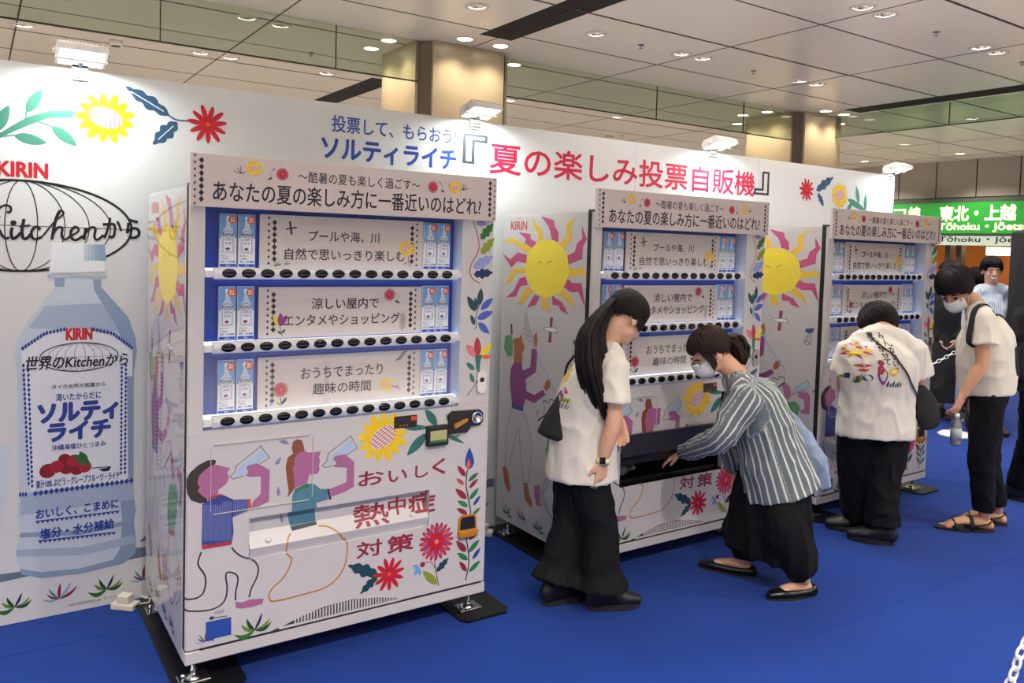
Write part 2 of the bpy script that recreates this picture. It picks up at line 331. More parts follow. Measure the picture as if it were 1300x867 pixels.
ART={
'F':[
('P','hair',1,[99,841,91,845,69,845,38,832,10,809,-1,789,-3,762,1,734,14,707,45,691,66,691,71,698,66,713,73,740,70,790,99,834]),
('P','mauve',2,[99,826,150,806,139,792,146,771,137,750,109,732,108,718,74,701,55,715,39,734,37,742,45,749,35,767,40,791,59,811,83,825]),
('P','blue',2,[119,714,140,702,165,686,213,681,218,639,160,621,165,568,159,529,52,537,53,687,74,698,97,711]),
('P','red',3,[74,709,116,717,119,711,74,698]),
('P','rust',3,[213,681,224,681,230,642,218,642]),
('P','red',3,[52,536,159,532,159,520,55,521]),
('P','water',1,[183,809,232,840,265,859,283,831,249,812,216,809,208,794,200,776,172,776]),
('P','mauve',2,[229,644,233,668,263,695,262,761,222,764,205,772,216,782,208,800,216,809,249,812,296,780,294,661,257,647]),
('S','teal',1,-3,[200,771,161,764,148,775,166,788,171,812,261,875,293,828,259,808]),
('P','slate',1,[329,883,339,891,354,888,369,871,345,874]),
('P','slate',1,[340,825,323,817,315,804,321,796,332,801]),
('P','slate',1,[328,716,322,692,325,677,334,677,338,690]),
('P','slate',1,[349,600,347,571,356,558,362,569]),
('S','peri',3,1.1,[57,684,56,620,57,552]),
('S','peri',3,1.1,[61,684,60,619,62,551]),
('S','peri',3,1.1,[65,683,64,619,66,550]),
('S','peri',3,1.1,[69,683,68,618,70,550]),
('S','peri',3,1.1,[73,682,73,617,74,549]),
('S','peri',3,1.1,[78,681,77,617,79,548]),
('S','peri',3,1.1,[82,681,81,616,83,547]),
('S','peri',3,1.1,[86,680,85,615,87,547]),
('S','peri',3,1.1,[90,679,89,614,91,546]),
('S','peri',3,1.1,[95,679,94,614,96,545]),
('S','peri',3,1.1,[99,678,98,613,100,544]),
('S','peri',3,1.1,[103,677,102,612,104,543]),
('S','peri',3,1.1,[107,677,107,612,108,543]),
('S','peri',3,1.1,[112,676,111,611,113,542]),
('S','peri',3,1.1,[116,675,115,610,117,541]),
('S','peri',3,1.1,[120,675,119,609,121,540]),
('S','peri',3,1.1,[124,687,124,609,126,540]),
('S','peri',3,1.1,[129,687,128,608,130,539]),
('S','peri',3,1.1,[133,686,132,607,134,538]),
('S','peri',3,1.1,[137,685,137,607,139,537]),
('S','peri',3,1.1,[142,685,141,606,143,536]),
('S','peri',3,1.1,[146,684,145,605,147,536]),
('S','peri',3,1.1,[150,683,150,604,152,535]),
('S','peri',3,1.1,[155,683,154,604,156,534]),
('S','peri',3,1.1,[163,684,165,624]),
('S','peri',3,1.1,[168,683,170,625]),
('S','peri',3,1.1,[172,682,174,626]),
('S','peri',3,1.1,[177,682,178,626]),
('S','peri',3,1.1,[181,681,183,627]),
('S','peri',3,1.1,[185,680,187,628]),
('S','peri',3,1.1,[190,680,192,628]),
('S','peri',3,1.1,[194,679,196,629]),
('S','peri',3,1.1,[199,678,200,630]),
('S','peri',3,1.1,[203,678,205,630]),
('S','peri',3,1.1,[208,677,209,631]),
('S','peri',3,1.1,[212,676,214,632]),
('P','brown',1,[384,833,378,854,383,880,401,887,419,879,429,842,423,819,406,763,395,705,387,689,365,664,369,691,361,739,356,787,364,821]),
('P','mauve',2,[429,839,444,829,495,828,487,806,492,790,488,776,491,757,482,741,449,742,442,710,392,698,389,747,382,777,391,785,389,812,405,833]),
('P','steel',2,[440,708,471,703,496,679,524,675,527,632,480,627,489,544,389,534,375,590,383,612,383,665,393,694,419,702]),
('P','green',3,[396,690,405,680,407,694,417,684,421,697,430,685,434,699,447,689,448,703,440,708,419,702]),
('P','ink',3,[387,539,490,544,492,532,391,525]),
('P','plum',3,[522,676,532,675,542,631,531,630]),
('P','water',1,[540,796,546,811,618,860,634,828,603,807,558,806,546,796,553,777,528,774]),
('P','mauve',2,[533,673,602,691,604,749,553,758,547,767,560,770,546,796,558,803,593,805,634,769,635,668,593,652,543,642]),
('S','teal',1,-3,[553,766,513,761,500,773,518,784,525,816,617,875,647,824,597,798]),
('S','char',1,6,[51,512,41,480,44,460,63,427,68,398,61,362,45,348,24,345,2,349,-7,357]),
('S','char',1,6,[-7,320,3,307,35,297,78,291,110,295,132,309,142,333,144,364,139,400,142,417,159,415,178,401,183,379,176,340,175,306]),
('S','char',1,6,[159,509,172,490,197,467,237,446,255,421,258,399,250,371,233,339,225,306]),
('P','mauve',1,[174,301,200,292,225,298,280,290,275,271,240,267,200,269,177,276]),
('S','ochre',1,6,[384,518,369,497,365,455,370,440,385,422,374,385,350,350,315,325,300,301,304,279,319,270,375,269,455,273,524,280,575,310,603,354,612,403,612,435,601,462,597,458,571,494,533,519,498,526]),
('G',[247,175],160,0),
('G',[71,176],90,1),
('L','teal2',1,[849,886,966,874],0.22,0,0),
('L','teal2',1,[1006,881,948,955],0.38,0,0),
('L','teal2',1,[956,849,868,766],0.36,0,0),
('L','teal2',1,[1042,840,1145,787],0.16,0,0),
('L','teal2',1,[1066,886,1050,925],0.3,0,0),
('S','teal2',1,7,[950,875,1000,859,1068,822,1119,824]),
('FL','sun',[759,856],112,35),
('T','crim',1,'お',[654,699,764,688],58,0.02,0),
('T','crim',1,'い',[786,690,870,684],48,0.02,0),
('T','crim',1,'し',[909,694,969,689],52,0.02,0),
('T','crim',1,'く',[991,701,1052,699],66,0.03,0),
('T','crim',1,'熱',[646,545,798,527],82,0.02,0),
('T','crim',1,'中',[802,555,881,548],68,0.02,0),
('T','crim',1,'症',[894,553,1005,543],78,0.03,0),
('T','crim',1,'対',[653,408,764,396],66,0.02,0),
('T','crim',1,'策',[790,405,906,391],70,0.03,0),
('S','crim',1,4,[1012,313,1013,285,1019,245,1035,177]),
('S','crim',1,3,[1016,259,1003,280,987,291,967,295]),
('FL','zin',[1018,375],84,0),
('E','crim',2,[954,287],12,12,0),
('L','sky',1,[939,274,907,292],0.5,0,0),
('L','sky',1,[936,275,914,246],0.5,0,0),
('L','sky',1,[939,274,943,240],0.5,0,0),
('L','olive',1,[1026,186,955,259],0.32,0,0),
('L','navyteal',1,[1022,242,1081,292],0.4,0,0.1),
('FL','red',[799,277],74,0),
('L','navyteal',1,[748,285,616,351],0.34,0,0.16),
('L','navyteal',1,[748,282,671,220],0.36,0,0.16),
('S','navyteal',1,5,[722,282,799,277]),
('S','navyteal',1,6,[1163,667,1159,602,1172,539,1187,460,1172,370,1167,362,1180,298,1183,238,1169,173]),
('P','royal',1,[1171,768,1190,729,1198,697,1187,675,1168,666,1151,688,1151,718,1161,747]),
('P','orange',2,[1168,720,1181,688,1169,664,1157,683]),
('L','crim',1,[1155,640,1113,692],0.34,0,0),
('L','rust',1,[1148,604,1109,637],0.34,0,0),
('L','crim',1,[1163,539,1106,592],0.34,0,0),
('L','green',1,[1171,503,1118,537],0.34,0,0),
('L','crim',1,[1169,470,1115,504],0.34,0,0),
('L','green',1,[1169,616,1222,648],0.34,0,0),
('L','crim',1,[1175,585,1220,621],0.34,0,0),
('L','green',1,[1178,533,1225,579],0.34,0,0),
('L','royal',1,[1199,504,1234,543],0.34,0,0),
('L','green',1,[1196,462,1236,488],0.34,0,0),
('L','crim',1,[1170,308,1116,357],0.34,0,0),
('L','crim',1,[1166,302,1117,359],0.34,0,0),
('L','green',1,[1178,264,1123,305],0.34,0,0),
('L','crim',1,[1173,213,1136,265],0.34,0,0),
('L','crim',1,[1182,353,1231,388],0.34,0,0),
('L','green',1,[1181,296,1236,345],0.34,0,0),
('L','royal',1,[1203,262,1242,307],0.34,0,0),
('L','green',1,[1186,208,1243,249],0.34,0,0),
('S','crim',1,4,[1158,1752,1178,1706,1192,1653,1185,1616,1158,1573,1149,1536,1166,1504,1202,1485]),
('L','slate',1,[1173,1746,1233,1745],0.42,0,0.1),
('L','leafg',1,[1198,1677,1263,1747],0.42,0,0.1),
('L','olive',1,[1203,1613,1270,1684],0.42,0,0.1),
('L','peri',1,[1165,1552,1266,1604],0.42,0,0.1),
('L','navy',1,[1169,1523,1268,1533],0.42,0,0.1),
('S','navyteal',1,4,[1181,1284,1191,1306,1184,1333,1193,1365,1205,1397]),
('L','navyteal',1,[1183,1363,1140,1430],0.4,0,0),
('L','navyteal',1,[1189,1370,1179,1424],0.4,0,0),
('L','navyteal',1,[1202,1388,1209,1465],0.4,0,0),
('L','navyteal',1,[1180,1303,1160,1349],0.4,0,0),
('L','peri2',1,[1210,1370,1271,1420],0.4,0,0),
('L','peri2',1,[1192,1331,1272,1360],0.4,0,0),
('L','peri2',1,[1200,1313,1257,1262],0.4,0,0),
('L','pink',1,[1192,1166,1140,1219],0.5,0,0),
('L','red',1,[1202,1166,1195,1251],0.42,0,0),
('L','yellow',1,[1217,1167,1271,1220],0.42,0,0),
('L','orange',1,[1221,1161,1271,1159],0.4,0,0),
('P','teal2',2,[1185,1172,1224,1170,1215,1140,1211,1103,1195,1104,1190,1141]),
('S','teal2',1,4,[1204,1106,1202,1073,1187,1037,1151,995]),
('L','teal2',1,[1185,1107,1143,1141],0.4,0,0),
('L','teal2',1,[1184,1051,1163,1095],0.4,0,0),
('P','stick',3,[70,248,160,247,161,180,101,180,96,172,86,177,83,173,71,178]),
('P','grey',3,[100,281,134,284,134,269,100,270]),
('P','char',3,[83,265,97,265,97,253,82,254]),
('S','char',3,3,[98,258,147,254]),
],
'S':[
('P','yel2',1,[519,1814,471,1765,437,1750,409,1674,458,1671,469,1731,500,1751]),
('P','mag',1,[441,1816,327,1792,317,1759,285,1731,284,1661,337,1679,355,1731,373,1760]),
('P','yel2',1,[132,1817,180,1768,174,1695,249,1634,281,1661,215,1713,225,1768]),
('P','mag',1,[97,1767,51,1696,80,1664,84,1601,199,1564,224,1607,144,1631,131,1672,89,1700]),
('P','yel2',1,[206,1555,146,1545,75,1559,36,1498,87,1525,152,1504,204,1510]),
('P','mag',1,[211,1503,157,1476,82,1478,47,1356,104,1433,170,1429,231,1453]),
('P','yel2',1,[249,1443,184,1419,153,1394,128,1341,182,1378,236,1397,268,1428]),
('P','mag',1,[322,1406,290,1389,235,1374,179,1314,248,1331,264,1353,319,1354]),
('P','yel2',1,[415,1395,373,1398,364,1350,317,1316,366,1326,406,1318]),
('P','mag',1,[482,1395,431,1389,465,1343,549,1319,517,1354]),
('P','yel2',1,[547,1435,494,1414,536,1387,577,1344,652,1334,596,1378,597,1403]),
('P','mag',1,[628,1476,567,1489,547,1445,617,1432,658,1374,753,1362,678,1408]),
('P','yel2',1,[702,1526,561,1539,559,1509,674,1499,699,1457,781,1433,728,1481]),
('P','mag',1,[809,1612,724,1578,653,1619,565,1608,562,1561,651,1570,712,1533]),
('P','yel2',1,[803,1679,703,1701,638,1676,524,1648,548,1613,637,1646,692,1668]),
('P','mag',1,[650,1729,536,1721,531,1692,466,1673,512,1648,585,1670,578,1696]),
('P','yel',2,[187,1548,184,1531,186,1514,194,1498,204,1483,214,1468,223,1453,234,1438,249,1425,268,1416,288,1409,307,1403,327,1395,347,1388,370,1385,392,1387,413,1392,434,1397,456,1401,478,1406,498,1415,514,1428,526,1444,538,1459,551,1473,564,1488,572,1506,574,1524,571,1542,567,1560,564,1578,561,1596,554,1613,540,1628,523,1640,505,1652,489,1663,472,1675,452,1685,430,1690,408,1690,386,1690,364,1690,342,1691,320,1689,300,1682,282,1672,265,1661,249,1650,232,1640,217,1628,206,1613,200,1597,196,1580,192,1564]),
('S','olive',3,5,[460,1565,448,1574,434,1573,424,1562]),
('S','olive',3,5,[375,1561,361,1575,347,1579,334,1577]),
('T','kred',1,'KIRIN',[726,1765,570,1769],46,0.02,0),
('T','greyl',1,'しっかり運びます',[754,1807,558,1808],17,0,0),
('P','leafg2',1,[747,1146,692,1157,672,1124,673,1042,722,1031,762,1072,759,1119]),
('P','navy',1,[704,1217,686,1219,680,1162,696,1158]),
('P','skin2',1,[667,1140,610,1149,591,1175,583,1134,555,1102,588,1058,574,1062,579,1006,656,1006,663,1094]),
('P','skin2',1,[477,1175,449,1198,439,1160,445,1115,474,1117]),
('P','purp',2,[690,962,659,1006,584,1008,565,973,498,1003,492,1101,438,1110,445,983,543,927,527,867,455,858,376,899,352,876,453,814,537,823,554,771,664,772,690,876]),
('P','skin2',1,[360,939,330,966,312,963,312,929,342,897,367,907]),
('S','sky2',3,8,[561,1308,432,1081,269,908]),
('S','crim',1,2,[565,1290,546,1257]),
('S','crim',1,2,[574,1185,561,1286]),
('S','crim',1,2,[571,1262,531,1233]),
('S','crim',1,2,[559,1173,546,1259]),
('S','crim',1,2,[576,1234,516,1209]),
('S','crim',1,2,[544,1160,531,1233]),
('S','crim',1,2,[575,1206,501,1185]),
('S','crim',1,2,[530,1148,516,1207]),
('S','crim',1,2,[573,1178,486,1161]),
('S','crim',1,2,[515,1136,501,1181]),
('S','crim',1,2,[572,1150,471,1137]),
('S','crim',1,2,[501,1124,486,1155]),
('P','blue',3,[670,776,552,774,553,749,660,749]),
('S','tan',1,4,[661,752,710,612,717,396]),
('S','tan',1,4,[686,403,634,542,597,647,565,515,527,358]),
('S','tan',1,4,[548,750,484,638,463,566,489,369]),
('P','skin2',2,[743,393,712,408,685,386,654,286,674,267,712,306]),
('P','skin2',2,[532,357,494,371,474,313,436,268,456,244,513,274]),
('P','maroon',1,[335,1286,308,1287,315,1221,317,1157,344,1154,336,1219]),
('P','white',2,[388,1227,313,1237,262,1229,268,1217,320,1211,376,1217]),
('S','teal',3,3,[388,1227,313,1237,262,1229,268,1217,320,1211,376,1217,388,1227]),
('S','teal',3,3,[279,1246,270,1203]),
('P','grey',1,[113,1169,94,1166,129,1088,154,1096]),
('P','grey',1,[102,1170,85,1172,84,1086,100,1096]),
('P','blue',2,[134,1188,75,1198,72,1182,90,1165,116,1163,135,1173]),
('E','red',3,[116,1100],13,13,0),
('E','white',4,[116,1100],8,8,0),
('S','ink',3,9,[413,726,267,824]),
('S','ink',2,5,[364,768,357,800,364,844,323,838,311,858,271,856,278,822]),
('P','mauve',1,[293,822,266,826,232,809,213,758,236,719,266,734]),
('P','mauve',1,[174,788,96,793,77,767,76,655,137,651,145,669,116,685,119,737,163,752]),
('P','water',1,[184,801,103,857,84,828,157,794,191,767]),
('S','teal',2,-3,[168,781,208,759,184,809,100,867,75,827,144,793]),
('L','slate',1,[52,876,15,876],0.5,0,0),
('L','slate',1,[42,813,68,796],0.5,0,0),
('L','slate',1,[44,698,44,668],0.5,0,0),
('L','slate',1,[25,597,22,568],0.5,0,0),
('L','slate',1,[411,784,428,753],0.4,0,0),
('L','slate',1,[404,683,402,649],0.4,0,0),
('P','leafg2',1,[309,683,187,721,143,687,205,526,317,490,339,585]),
('P','red',2,[318,510,200,533,205,512,317,490]),
('S','char',1,4,[299,478,352,365,289,268,220,247,143,346,135,417]),
('S','char',1,4,[194,518,120,423,89,332,166,263]),
('P','mauve',1,[429,367,383,386,370,355,379,312,355,278,401,271,427,326]),
('S','char',1,4,[369,335,315,397,305,495]),
('S','char',1,4,[369,328,297,261,240,231]),
('G',[683,147],120,0),
('G',[378,150],120,0),
('G',[531,156],120,1),
('G',[240,153],120,0),
('T','greyl',1,'世界のおいしさをあなたの夏に',[769,120,524,113],14,0,0),
],
'W':[
('P','wteal',1,[-542,2049,-504,2080,-446,2125,-368,2158,-288,2171,-263,2165,-283,2139,-368,2130,-437,2094,-494,2060,-542,2028,-597,1986,-597,2008]),
('L','wteal',1,[-449,2143,-393,2245],0.36,0,0),
('L','wteal',1,[-560,2050,-511,2164],0.36,0,0),
('L','wteal',1,[-492,2044,-376,2024],0.36,0,0),
('L','wteal',1,[-358,2096,-264,2022],0.36,0,0),
('S','wteal',1,6,[-449,2145,-454,2111]),
('S','wteal',1,5,[-427,2114,-388,2105,-356,2094]),
('S','wteal',1,5,[-532,2036,-490,2046]),
('FL','sun',[-155,2154],118,-14),
('L','navyw',1,[103,2192,-79,2300],0.28,0,0.16),
('L','navyw',1,[136,2168,34,2057],0.42,0,0.16),
('S','navyw',1,7,[89,2202,133,2177,218,2180]),
('S','white',2,4,[-57,2280,78,2209]),
('S','white',2,4,[56,2081,119,2148]),
('FL','red',[269,2171],92,0),
('T','royal2',1,'投票して、もらおう!',[868,2245,1585,2242],82,0.016,0),
('T','royal',1,'ソルティライチ',[818,2115,1586,2120],108,0.032,0),
('T','char',1,'『',[1633,2189,1788,2190],160,0.02,0),
('T','title',1,'夏の楽しみ投票自販機',[1810,2156,4080,2148],172,0.016,0),
('T','char',1,'』',[4078,2171,4236,2165],165,0.02,0),
('FL','red',[4681,2153],92,0),
('L','navyw',1,[4798,2154,5009,2273],0.3,0,0.16),
('L','navyw',1,[4819,2137,4906,2038],0.36,0,0.16),
('FL','sun',[5102,2136],112,20),
('L','wteal',1,[5209,2111,5453,2035],0.2,0,0),
('L','wteal',1,[5361,2088,5317,2225],0.34,0,0),
('L','wteal',1,[5453,2028,5452,2170],0.3,0,0),
('L','wteal',1,[5275,2083,5196,2015],0.4,0,0),
('T','kred',1,'KIRIN',[-550,1901,-374,1913],58,0.05,0),
('GL','black',1,[-467,1675],417,187,8),
('T','black',3,'世界の',[-923,1647,-622,1658],110,0.03,0),
('S','black',3,9,[-580,1701,-561,1724,-542,1746,-524,1757,-508,1753,-503,1741,-509,1728,-518,1731]),
('S','black',3,11,[-571,1609,-555,1679,-544,1714]),
('S','black',3,10,[-561,1673,-546,1658,-534,1634,-522,1620,-510,1627]),
('S','black',3,12,[-499,1667,-503,1644,-497,1621,-481,1631,-469,1647]),
('S','black',3,12,[-458,1704,-465,1653,-459,1623,-445,1627,-431,1646]),
('S','black',3,8,[-475,1672,-435,1678]),
('S','black',3,11,[-400,1661,-411,1674,-426,1663,-432,1642,-421,1621,-394,1631]),
('S','black',3,7,[-394,1631,-370,1665,-345,1701,-320,1724,-314,1740,-327,1746]),
('S','black',3,12,[-327,1746,-341,1714,-351,1663,-357,1622]),
('S','black',3,10,[-354,1642,-337,1671,-319,1672,-321,1641,-309,1623,-290,1637]),
('S','black',3,8,[-290,1639,-263,1654,-256,1670]),
('S','black',3,11,[-256,1670,-271,1678,-286,1660,-284,1632,-267,1622,-240,1641]),
('S','black',3,12,[-229,1675,-233,1653,-237,1624]),
('S','black',3,10,[-234,1648,-211,1677,-193,1674,-197,1640,-186,1625,-161,1648]),
('E','black',3,[-495,1686],11,11,0),
('T','black',3,'から',[-163,1682,-15,1674],88,0.02,0),
('P','shelf',1,[-559,219,-542,221,-471,218,-366,210,-132,229,-33,237,19,234,21,190,-58,187,-451,192,-542,186,-559,185]),
('P','ice',1,[-561,767,-498,762,-537,422,-561,413]),
('P','bot1',2,[-348,1459,-171,1455,-169,1419,-124,1363,-61,1287,-32,1197,-25,1134,-29,1116,-38,1043,-34,480,-24,410,-33,355,-23,284,-26,209,-77,175,-239,163,-394,175,-464,204,-482,261,-486,320,-469,382,-481,459,-474,551,-481,1059,-492,1151,-484,1167,-482,1197,-452,1260,-392,1354,-347,1419]),
('P','bot2',3,[-202,1455,-171,1455,-169,1419,-124,1363,-61,1287,-32,1197,-25,1134,-29,1116,-38,1043,-34,480,-24,410,-33,355,-23,284,-26,209,-77,175,-132,173,-88,246,-80,369,-90,494,-86,1034,-93,1131,-78,1168,-123,1276,-196,1406]),
('P','bot3',3,[-469,550,-35,548,-31,461,-469,457]),
('P','bot3',3,[-482,314,-240,281,-25,297,-27,260,-240,244,-484,285]),
('P','bot2',4,[-469,384,-240,357,-33,371,-31,351,-240,335,-474,365]),
('P','bot2',3,[-464,204,-394,175,-239,163,-77,175,-26,209,-88,203,-240,187,-395,201,-472,230]),
('P','capw',3,[-356,1610,-164,1609,-153,1489,-367,1480]),
('S','bot2',4,2.0,[-235,1605,-234,1534]),
('S','bot2',4,2.3,[-230,1605,-229,1534]),
('S','bot2',4,2.6,[-225,1605,-224,1534]),
('S','bot2',4,2.9,[-220,1605,-218,1535]),
('S','bot2',4,3.2,[-215,1605,-213,1535]),
('S','bot2',4,3.5,[-210,1605,-207,1535]),
('S','bot2',4,3.8,[-205,1605,-202,1535]),
('S','bot2',4,4.1,[-200,1606,-196,1535]),
('S','bot2',4,4.4,[-195,1606,-191,1535]),
('S','bot2',4,4.699999999999999,[-190,1606,-186,1535]),
('S','bot2',4,5.0,[-185,1606,-180,1535]),
('S','bot2',4,5.3,[-180,1606,-175,1535]),
('S','bot2',4,5.6,[-175,1606,-169,1535]),
('S','bot2',4,5.9,[-170,1606,-164,1535]),
('S','bot2',4,6.2,[-165,1606,-158,1535]),
('S','bot2',4,6.5,[-160,1607,-153,1536]),
('P','bot3',4,[-373,1474,-147,1474,-147,1462,-373,1460]),
('P','bot2',3,[-348,1459,-309,1459,-311,1421,-345,1422]),
('P','bot3',3,[-381,1342,-135,1350,-61,1224,-442,1248]),
('P','labw',4,[-453,1091,-66,1087,-57,564,-68,550,-427,556,-445,593]),
('P','labw',4,[-467,1155,-391,1221,-255,1240,-112,1213,-43,1147,-42,1021,-462,1048]),
('T','kred',6,'KIRIN',[-302,1217,-205,1219],48,0.05,0),
('GL','black',5,[-251,1118],150,62,3.5),
('T','black',7,'世界のKitchenから',[-450,1108,-62,1091],58,0.018,0.2),
('T','char',6,'タイの台所の知恵から',[-356,995,-151,993],19,0.02,0),
('T','navy2',6,'渇いたからだに',[-341,949,-168,947],31,0.02,0),
('T','navy2',6,'ソルティ',[-404,887,-103,874],80,0.06,0),
('T','navy2',6,'ライチ',[-367,804,-133,794],74,0.06,0),
('T','navy2',6,'沖縄海塩ひとつまみ',[-355,734,-148,729],24,0.02,0),
('E','berry2',6,[-370,635],31,31,0),
('E','berry',7,[-337,649],27,27,0),
('E','berry2',6,[-308,678],24,24,0),
('E','berry',7,[-273,667],27,27,0),
('E','berry2',6,[-299,640],28,28,0),
('E','berry',7,[-229,635],25,25,0),
('E','berry2',6,[-260,630],27,27,0),
('L','leafg',8,[-210,643,-275,694],0.4,0,0),
('L','leafg',8,[-222,653,-250,705],0.5,0,0),
('S','ink',6,4,[-204,626,-129,623]),
('P','ink',6,[-177,617,-126,622,-134,605,-156,604]),
('T','navy2',6,'果汁10% ぶどう・グレープフルーツ・ライチ',[-413,585,-92,577],34,0.02,0),
('T','navy2',6,'おいしく、こまめに',[-413,455,-96,451],40,0.03,0),
('T','navy2',6,'塩分・水分補給',[-397,370,-113,360],44,0.03,0),
('DI','navy2',6,[-425,544,-34,548],20,26),
('DI','navy2',6,[-476,548,-445,546],3,26),
('DI','navy2',6,[-460,1103,-439,581],26,20),
('DI','navy2',6,[-443,1102,-427,568],26,20),
('DI','navy2',6,[-86,1070,-86,580],26,20),
('DI','navy2',6,[-69,1081,-70,580],26,20),
('DI','navy2',6,[-467,1161,-381,1225],8,22),
('DI','navy2',6,[-381,1225,-303,1242],6,22),
('DI','navy2',6,[-205,1238,-123,1216],6,22),
('DI','navy2',6,[-123,1216,-41,1145],8,22),
('BU','navy2',6,[-415,424,-91,418],18),
('BU','navy2',6,[-405,338,-106,324],17),
('G',[-490,69],150,0),
('G',[-325,68],150,1),
('G',[-141,71],160,0),
('G',[11,83],140,1),
('T','char',1,'sekaikitchen.jp',[-290,30,-165,31],17,0.0,0),
('T','char',1,'キリンビバレッジ株式会社',[-153,31,-39,30],17,0,0),
],
}
# ================= the hall =================
HC = 3.5
m_car = M('carpet_blue', '06307E', 0.92, spec=0.1, noise_amt=0.22, noise_scale=1.3, sheen=0.1)
m_stone = M('stone_floor', 'D8D4CC', 0.3, spec=.5, noise_amt=.05, noise_scale=3)
mb = MB(); mb.box((-9, -9, -0.12), (16, 17, -.006), m_stone); mb.box((-3.2, -2.6, -.006), (13.5, 3.2, 0), m_car); floor = struct(mb, 'floor')
mb = MB()
M('carpet_seam', '133A86', 0.95, spec=0.1)
for x0, y0, x1, y1 in ((-1.2, 0.62, 0.0, 0.62), (2.3, -0.9, 5.5, -0.9), (-4, -1.75, 6, -1.75), (5.5, -0.9, 9, -0.9)): mb.box((x0, y0-.003, 0), (x1, y0+.003, .0008), 'carpet_seam')
struct(mb, 'trim_carpet_seam')
m_ceil = M('ceiling_metal', 'E2DACE', 0.25, metal=0.0, spec=0.9, noise_amt=0.04, noise_scale=.8)
M('ceiling_gap', '2B2623', 0.8); M('slot_black', '15120F', 0.9)
mb = MB()
slots = [(3.05, 1.2, 3.39, 3.14), (3.08, 5.5, 3.40, 7.4), (8.47, -1.5, 8.82, 3.22), (13.9, -2, 14.2, 3), (-2.3, 5.5, -1.95, 7.4), (3.05, -4.5, 3.39, -1.5)]
DLS = [(-1.05, .64), (3.08, .64), (3.37, .64), (4.85, .63), (5.14, .63), (6.64, .66), (6.92, .66), (8.2, .64), (1.29, 2.47), (1.58, 2.47), (2.61, 2.45), (3.82, 2.47), (4.87, 2.49), (5.15, 2.49), (6.66, 2.53), (6.93, 2.51), (1.27, 3.96), (1.57, 4.0), (1.26, 5.56), (1.55, 5.56), (2.60, 5.62), (-.26, 5.53), (5.0, 5.6), (6.8, 5.6), (6.8, 7.4), (10.2, .65), (10.2, 2.5), (11.9, 2.5), (11.9, 4.4), (3.2, 7.6)]
DL_ADDED = [(x, y) for x in (-2.3, -.2, 1.4, 3.2, 5.0, 6.8, 8.6) for y in (-1.22, -3.1)]+[(x, y) for x in (-2.3, 1.4, 5.0, 8.6) for y in (-5.0, -7.0)]+[(x, y) for x in (-3.9, -.3, 3.2, 6.8, 10.4, 13.2) for y in (8.2, 10.1, 12.9)]+[(-4.6, -.6), (-4.6, 1.2), (-4.6, 3.0), (-6.4, -.6), (-6.4, 1.2), (-6.4, 3.0), (13.6, .65), (13.6, 2.5), (13.6, 4.4), (13.6, 6.2)]  # extra downlights, added to brighten the ceiling, machine sides and end wall
# ceiling sheet built in cells so that air slots and downlight recesses are real openings
holes = slots+[(x-.066, y-.066, x+.066, y+.066) for x, y in DLS+DL_ADDED]
xs = sorted({-9, 16} | {round(s_[0], 4) for s_ in holes} | {round(s_[2], 4) for s_ in holes}); ys = sorted({-9, 17} | {round(s_[1], 4) for s_ in holes} | {round(s_[3], 4) for s_ in holes})
for j in range(len(ys)-1):
    run = None
    for i in range(len(xs)-1):
        cx, cy = (xs[i]+xs[i+1])/2, (ys[j]+ys[j+1])/2
        solid = not any(a < cx < c and b < cy < d for a, b, c, d in holes)
        if solid and run is None: run = xs[i]
        if run is not None and (not solid or i == len(xs)-2):
            e = xs[i+1] if solid else xs[i]
            mb.add([(run, ys[j], HC), (e, ys[j], HC), (e, ys[j+1], HC), (run, ys[j+1], HC)], [(0, 1, 2, 3)], m_ceil); run = None
for a, b, c, d in slots:
    mb.box((a-.01, b-.01, HC+.001), (c+.01, d+.01, HC+.25), 'slot_black')
    mb.add([(a, b, HC+.0), (a, d, HC+.0), (a, d, HC+.22), (a, b, HC+.22)], [(0, 1, 2, 3)], 'slot_black')
k = -8
for k in range(-8, 7):
    x = 5.013+1.775*k
    if -8.9 < x < 14.5: mb.box((x-.006, -9, HC-.002), (x+.006, 17, HC+.001), 'ceiling_gap')
for k in range(-10, 17):
    y = 1.098+.933*k; w_ = .012 if k % 2 else .007
    if y < 17: mb.box((-9, y-w_, HC-.002), (14.5, y+w_, HC+.001), 'ceiling_gap')
mb.box((-9, -9, HC+.3), (16, 17, HC+.35), 'slot_black')
struct(mb, 'ceiling')
# columns
m_col = M('column_beige', 'B3A284', 0.32, noise_amt=.04); M('column_notch', '7A6A5A', 0.35, metal=.3)
def column(n, x0, y0, w_, d_):
    mb = MB(); c = .12; g = .012
    mb.box((x0+c, y0, 0), (x0+w_-c, y0+.03, HC), m_col); mb.box((x0+c, y0+d_-.03, 0), (x0+w_-c, y0+d_, HC), m_col)
    mb.box((x0, y0+c, 0), (x0+.03, y0+d_-c, HC), m_col); mb.box((x0+w_-.03, y0+c, 0), (x0+w_, y0+d_-c, HC), m_col)
    q = [(c+.012, .03), (w_-c-.012, .03), (w_-.03, c+.012), (w_-.03, d_-c-.012), (w_-c-.012, d_-.03), (c+.012, d_-.03), (.03, d_-c-.012), (.03, c+.012)]
    mb.prism([(x0+a, y0+b) for a, b in q], 0, HC, lambda u, v, d: (u, v, d), 'column_notch')
    o = mb.build('column'); o['kind'] = 'structure'
column(1, 2.71, 3.56, 1.0, .96)
column(2, 8.12, 3.60, 1.0, .96)
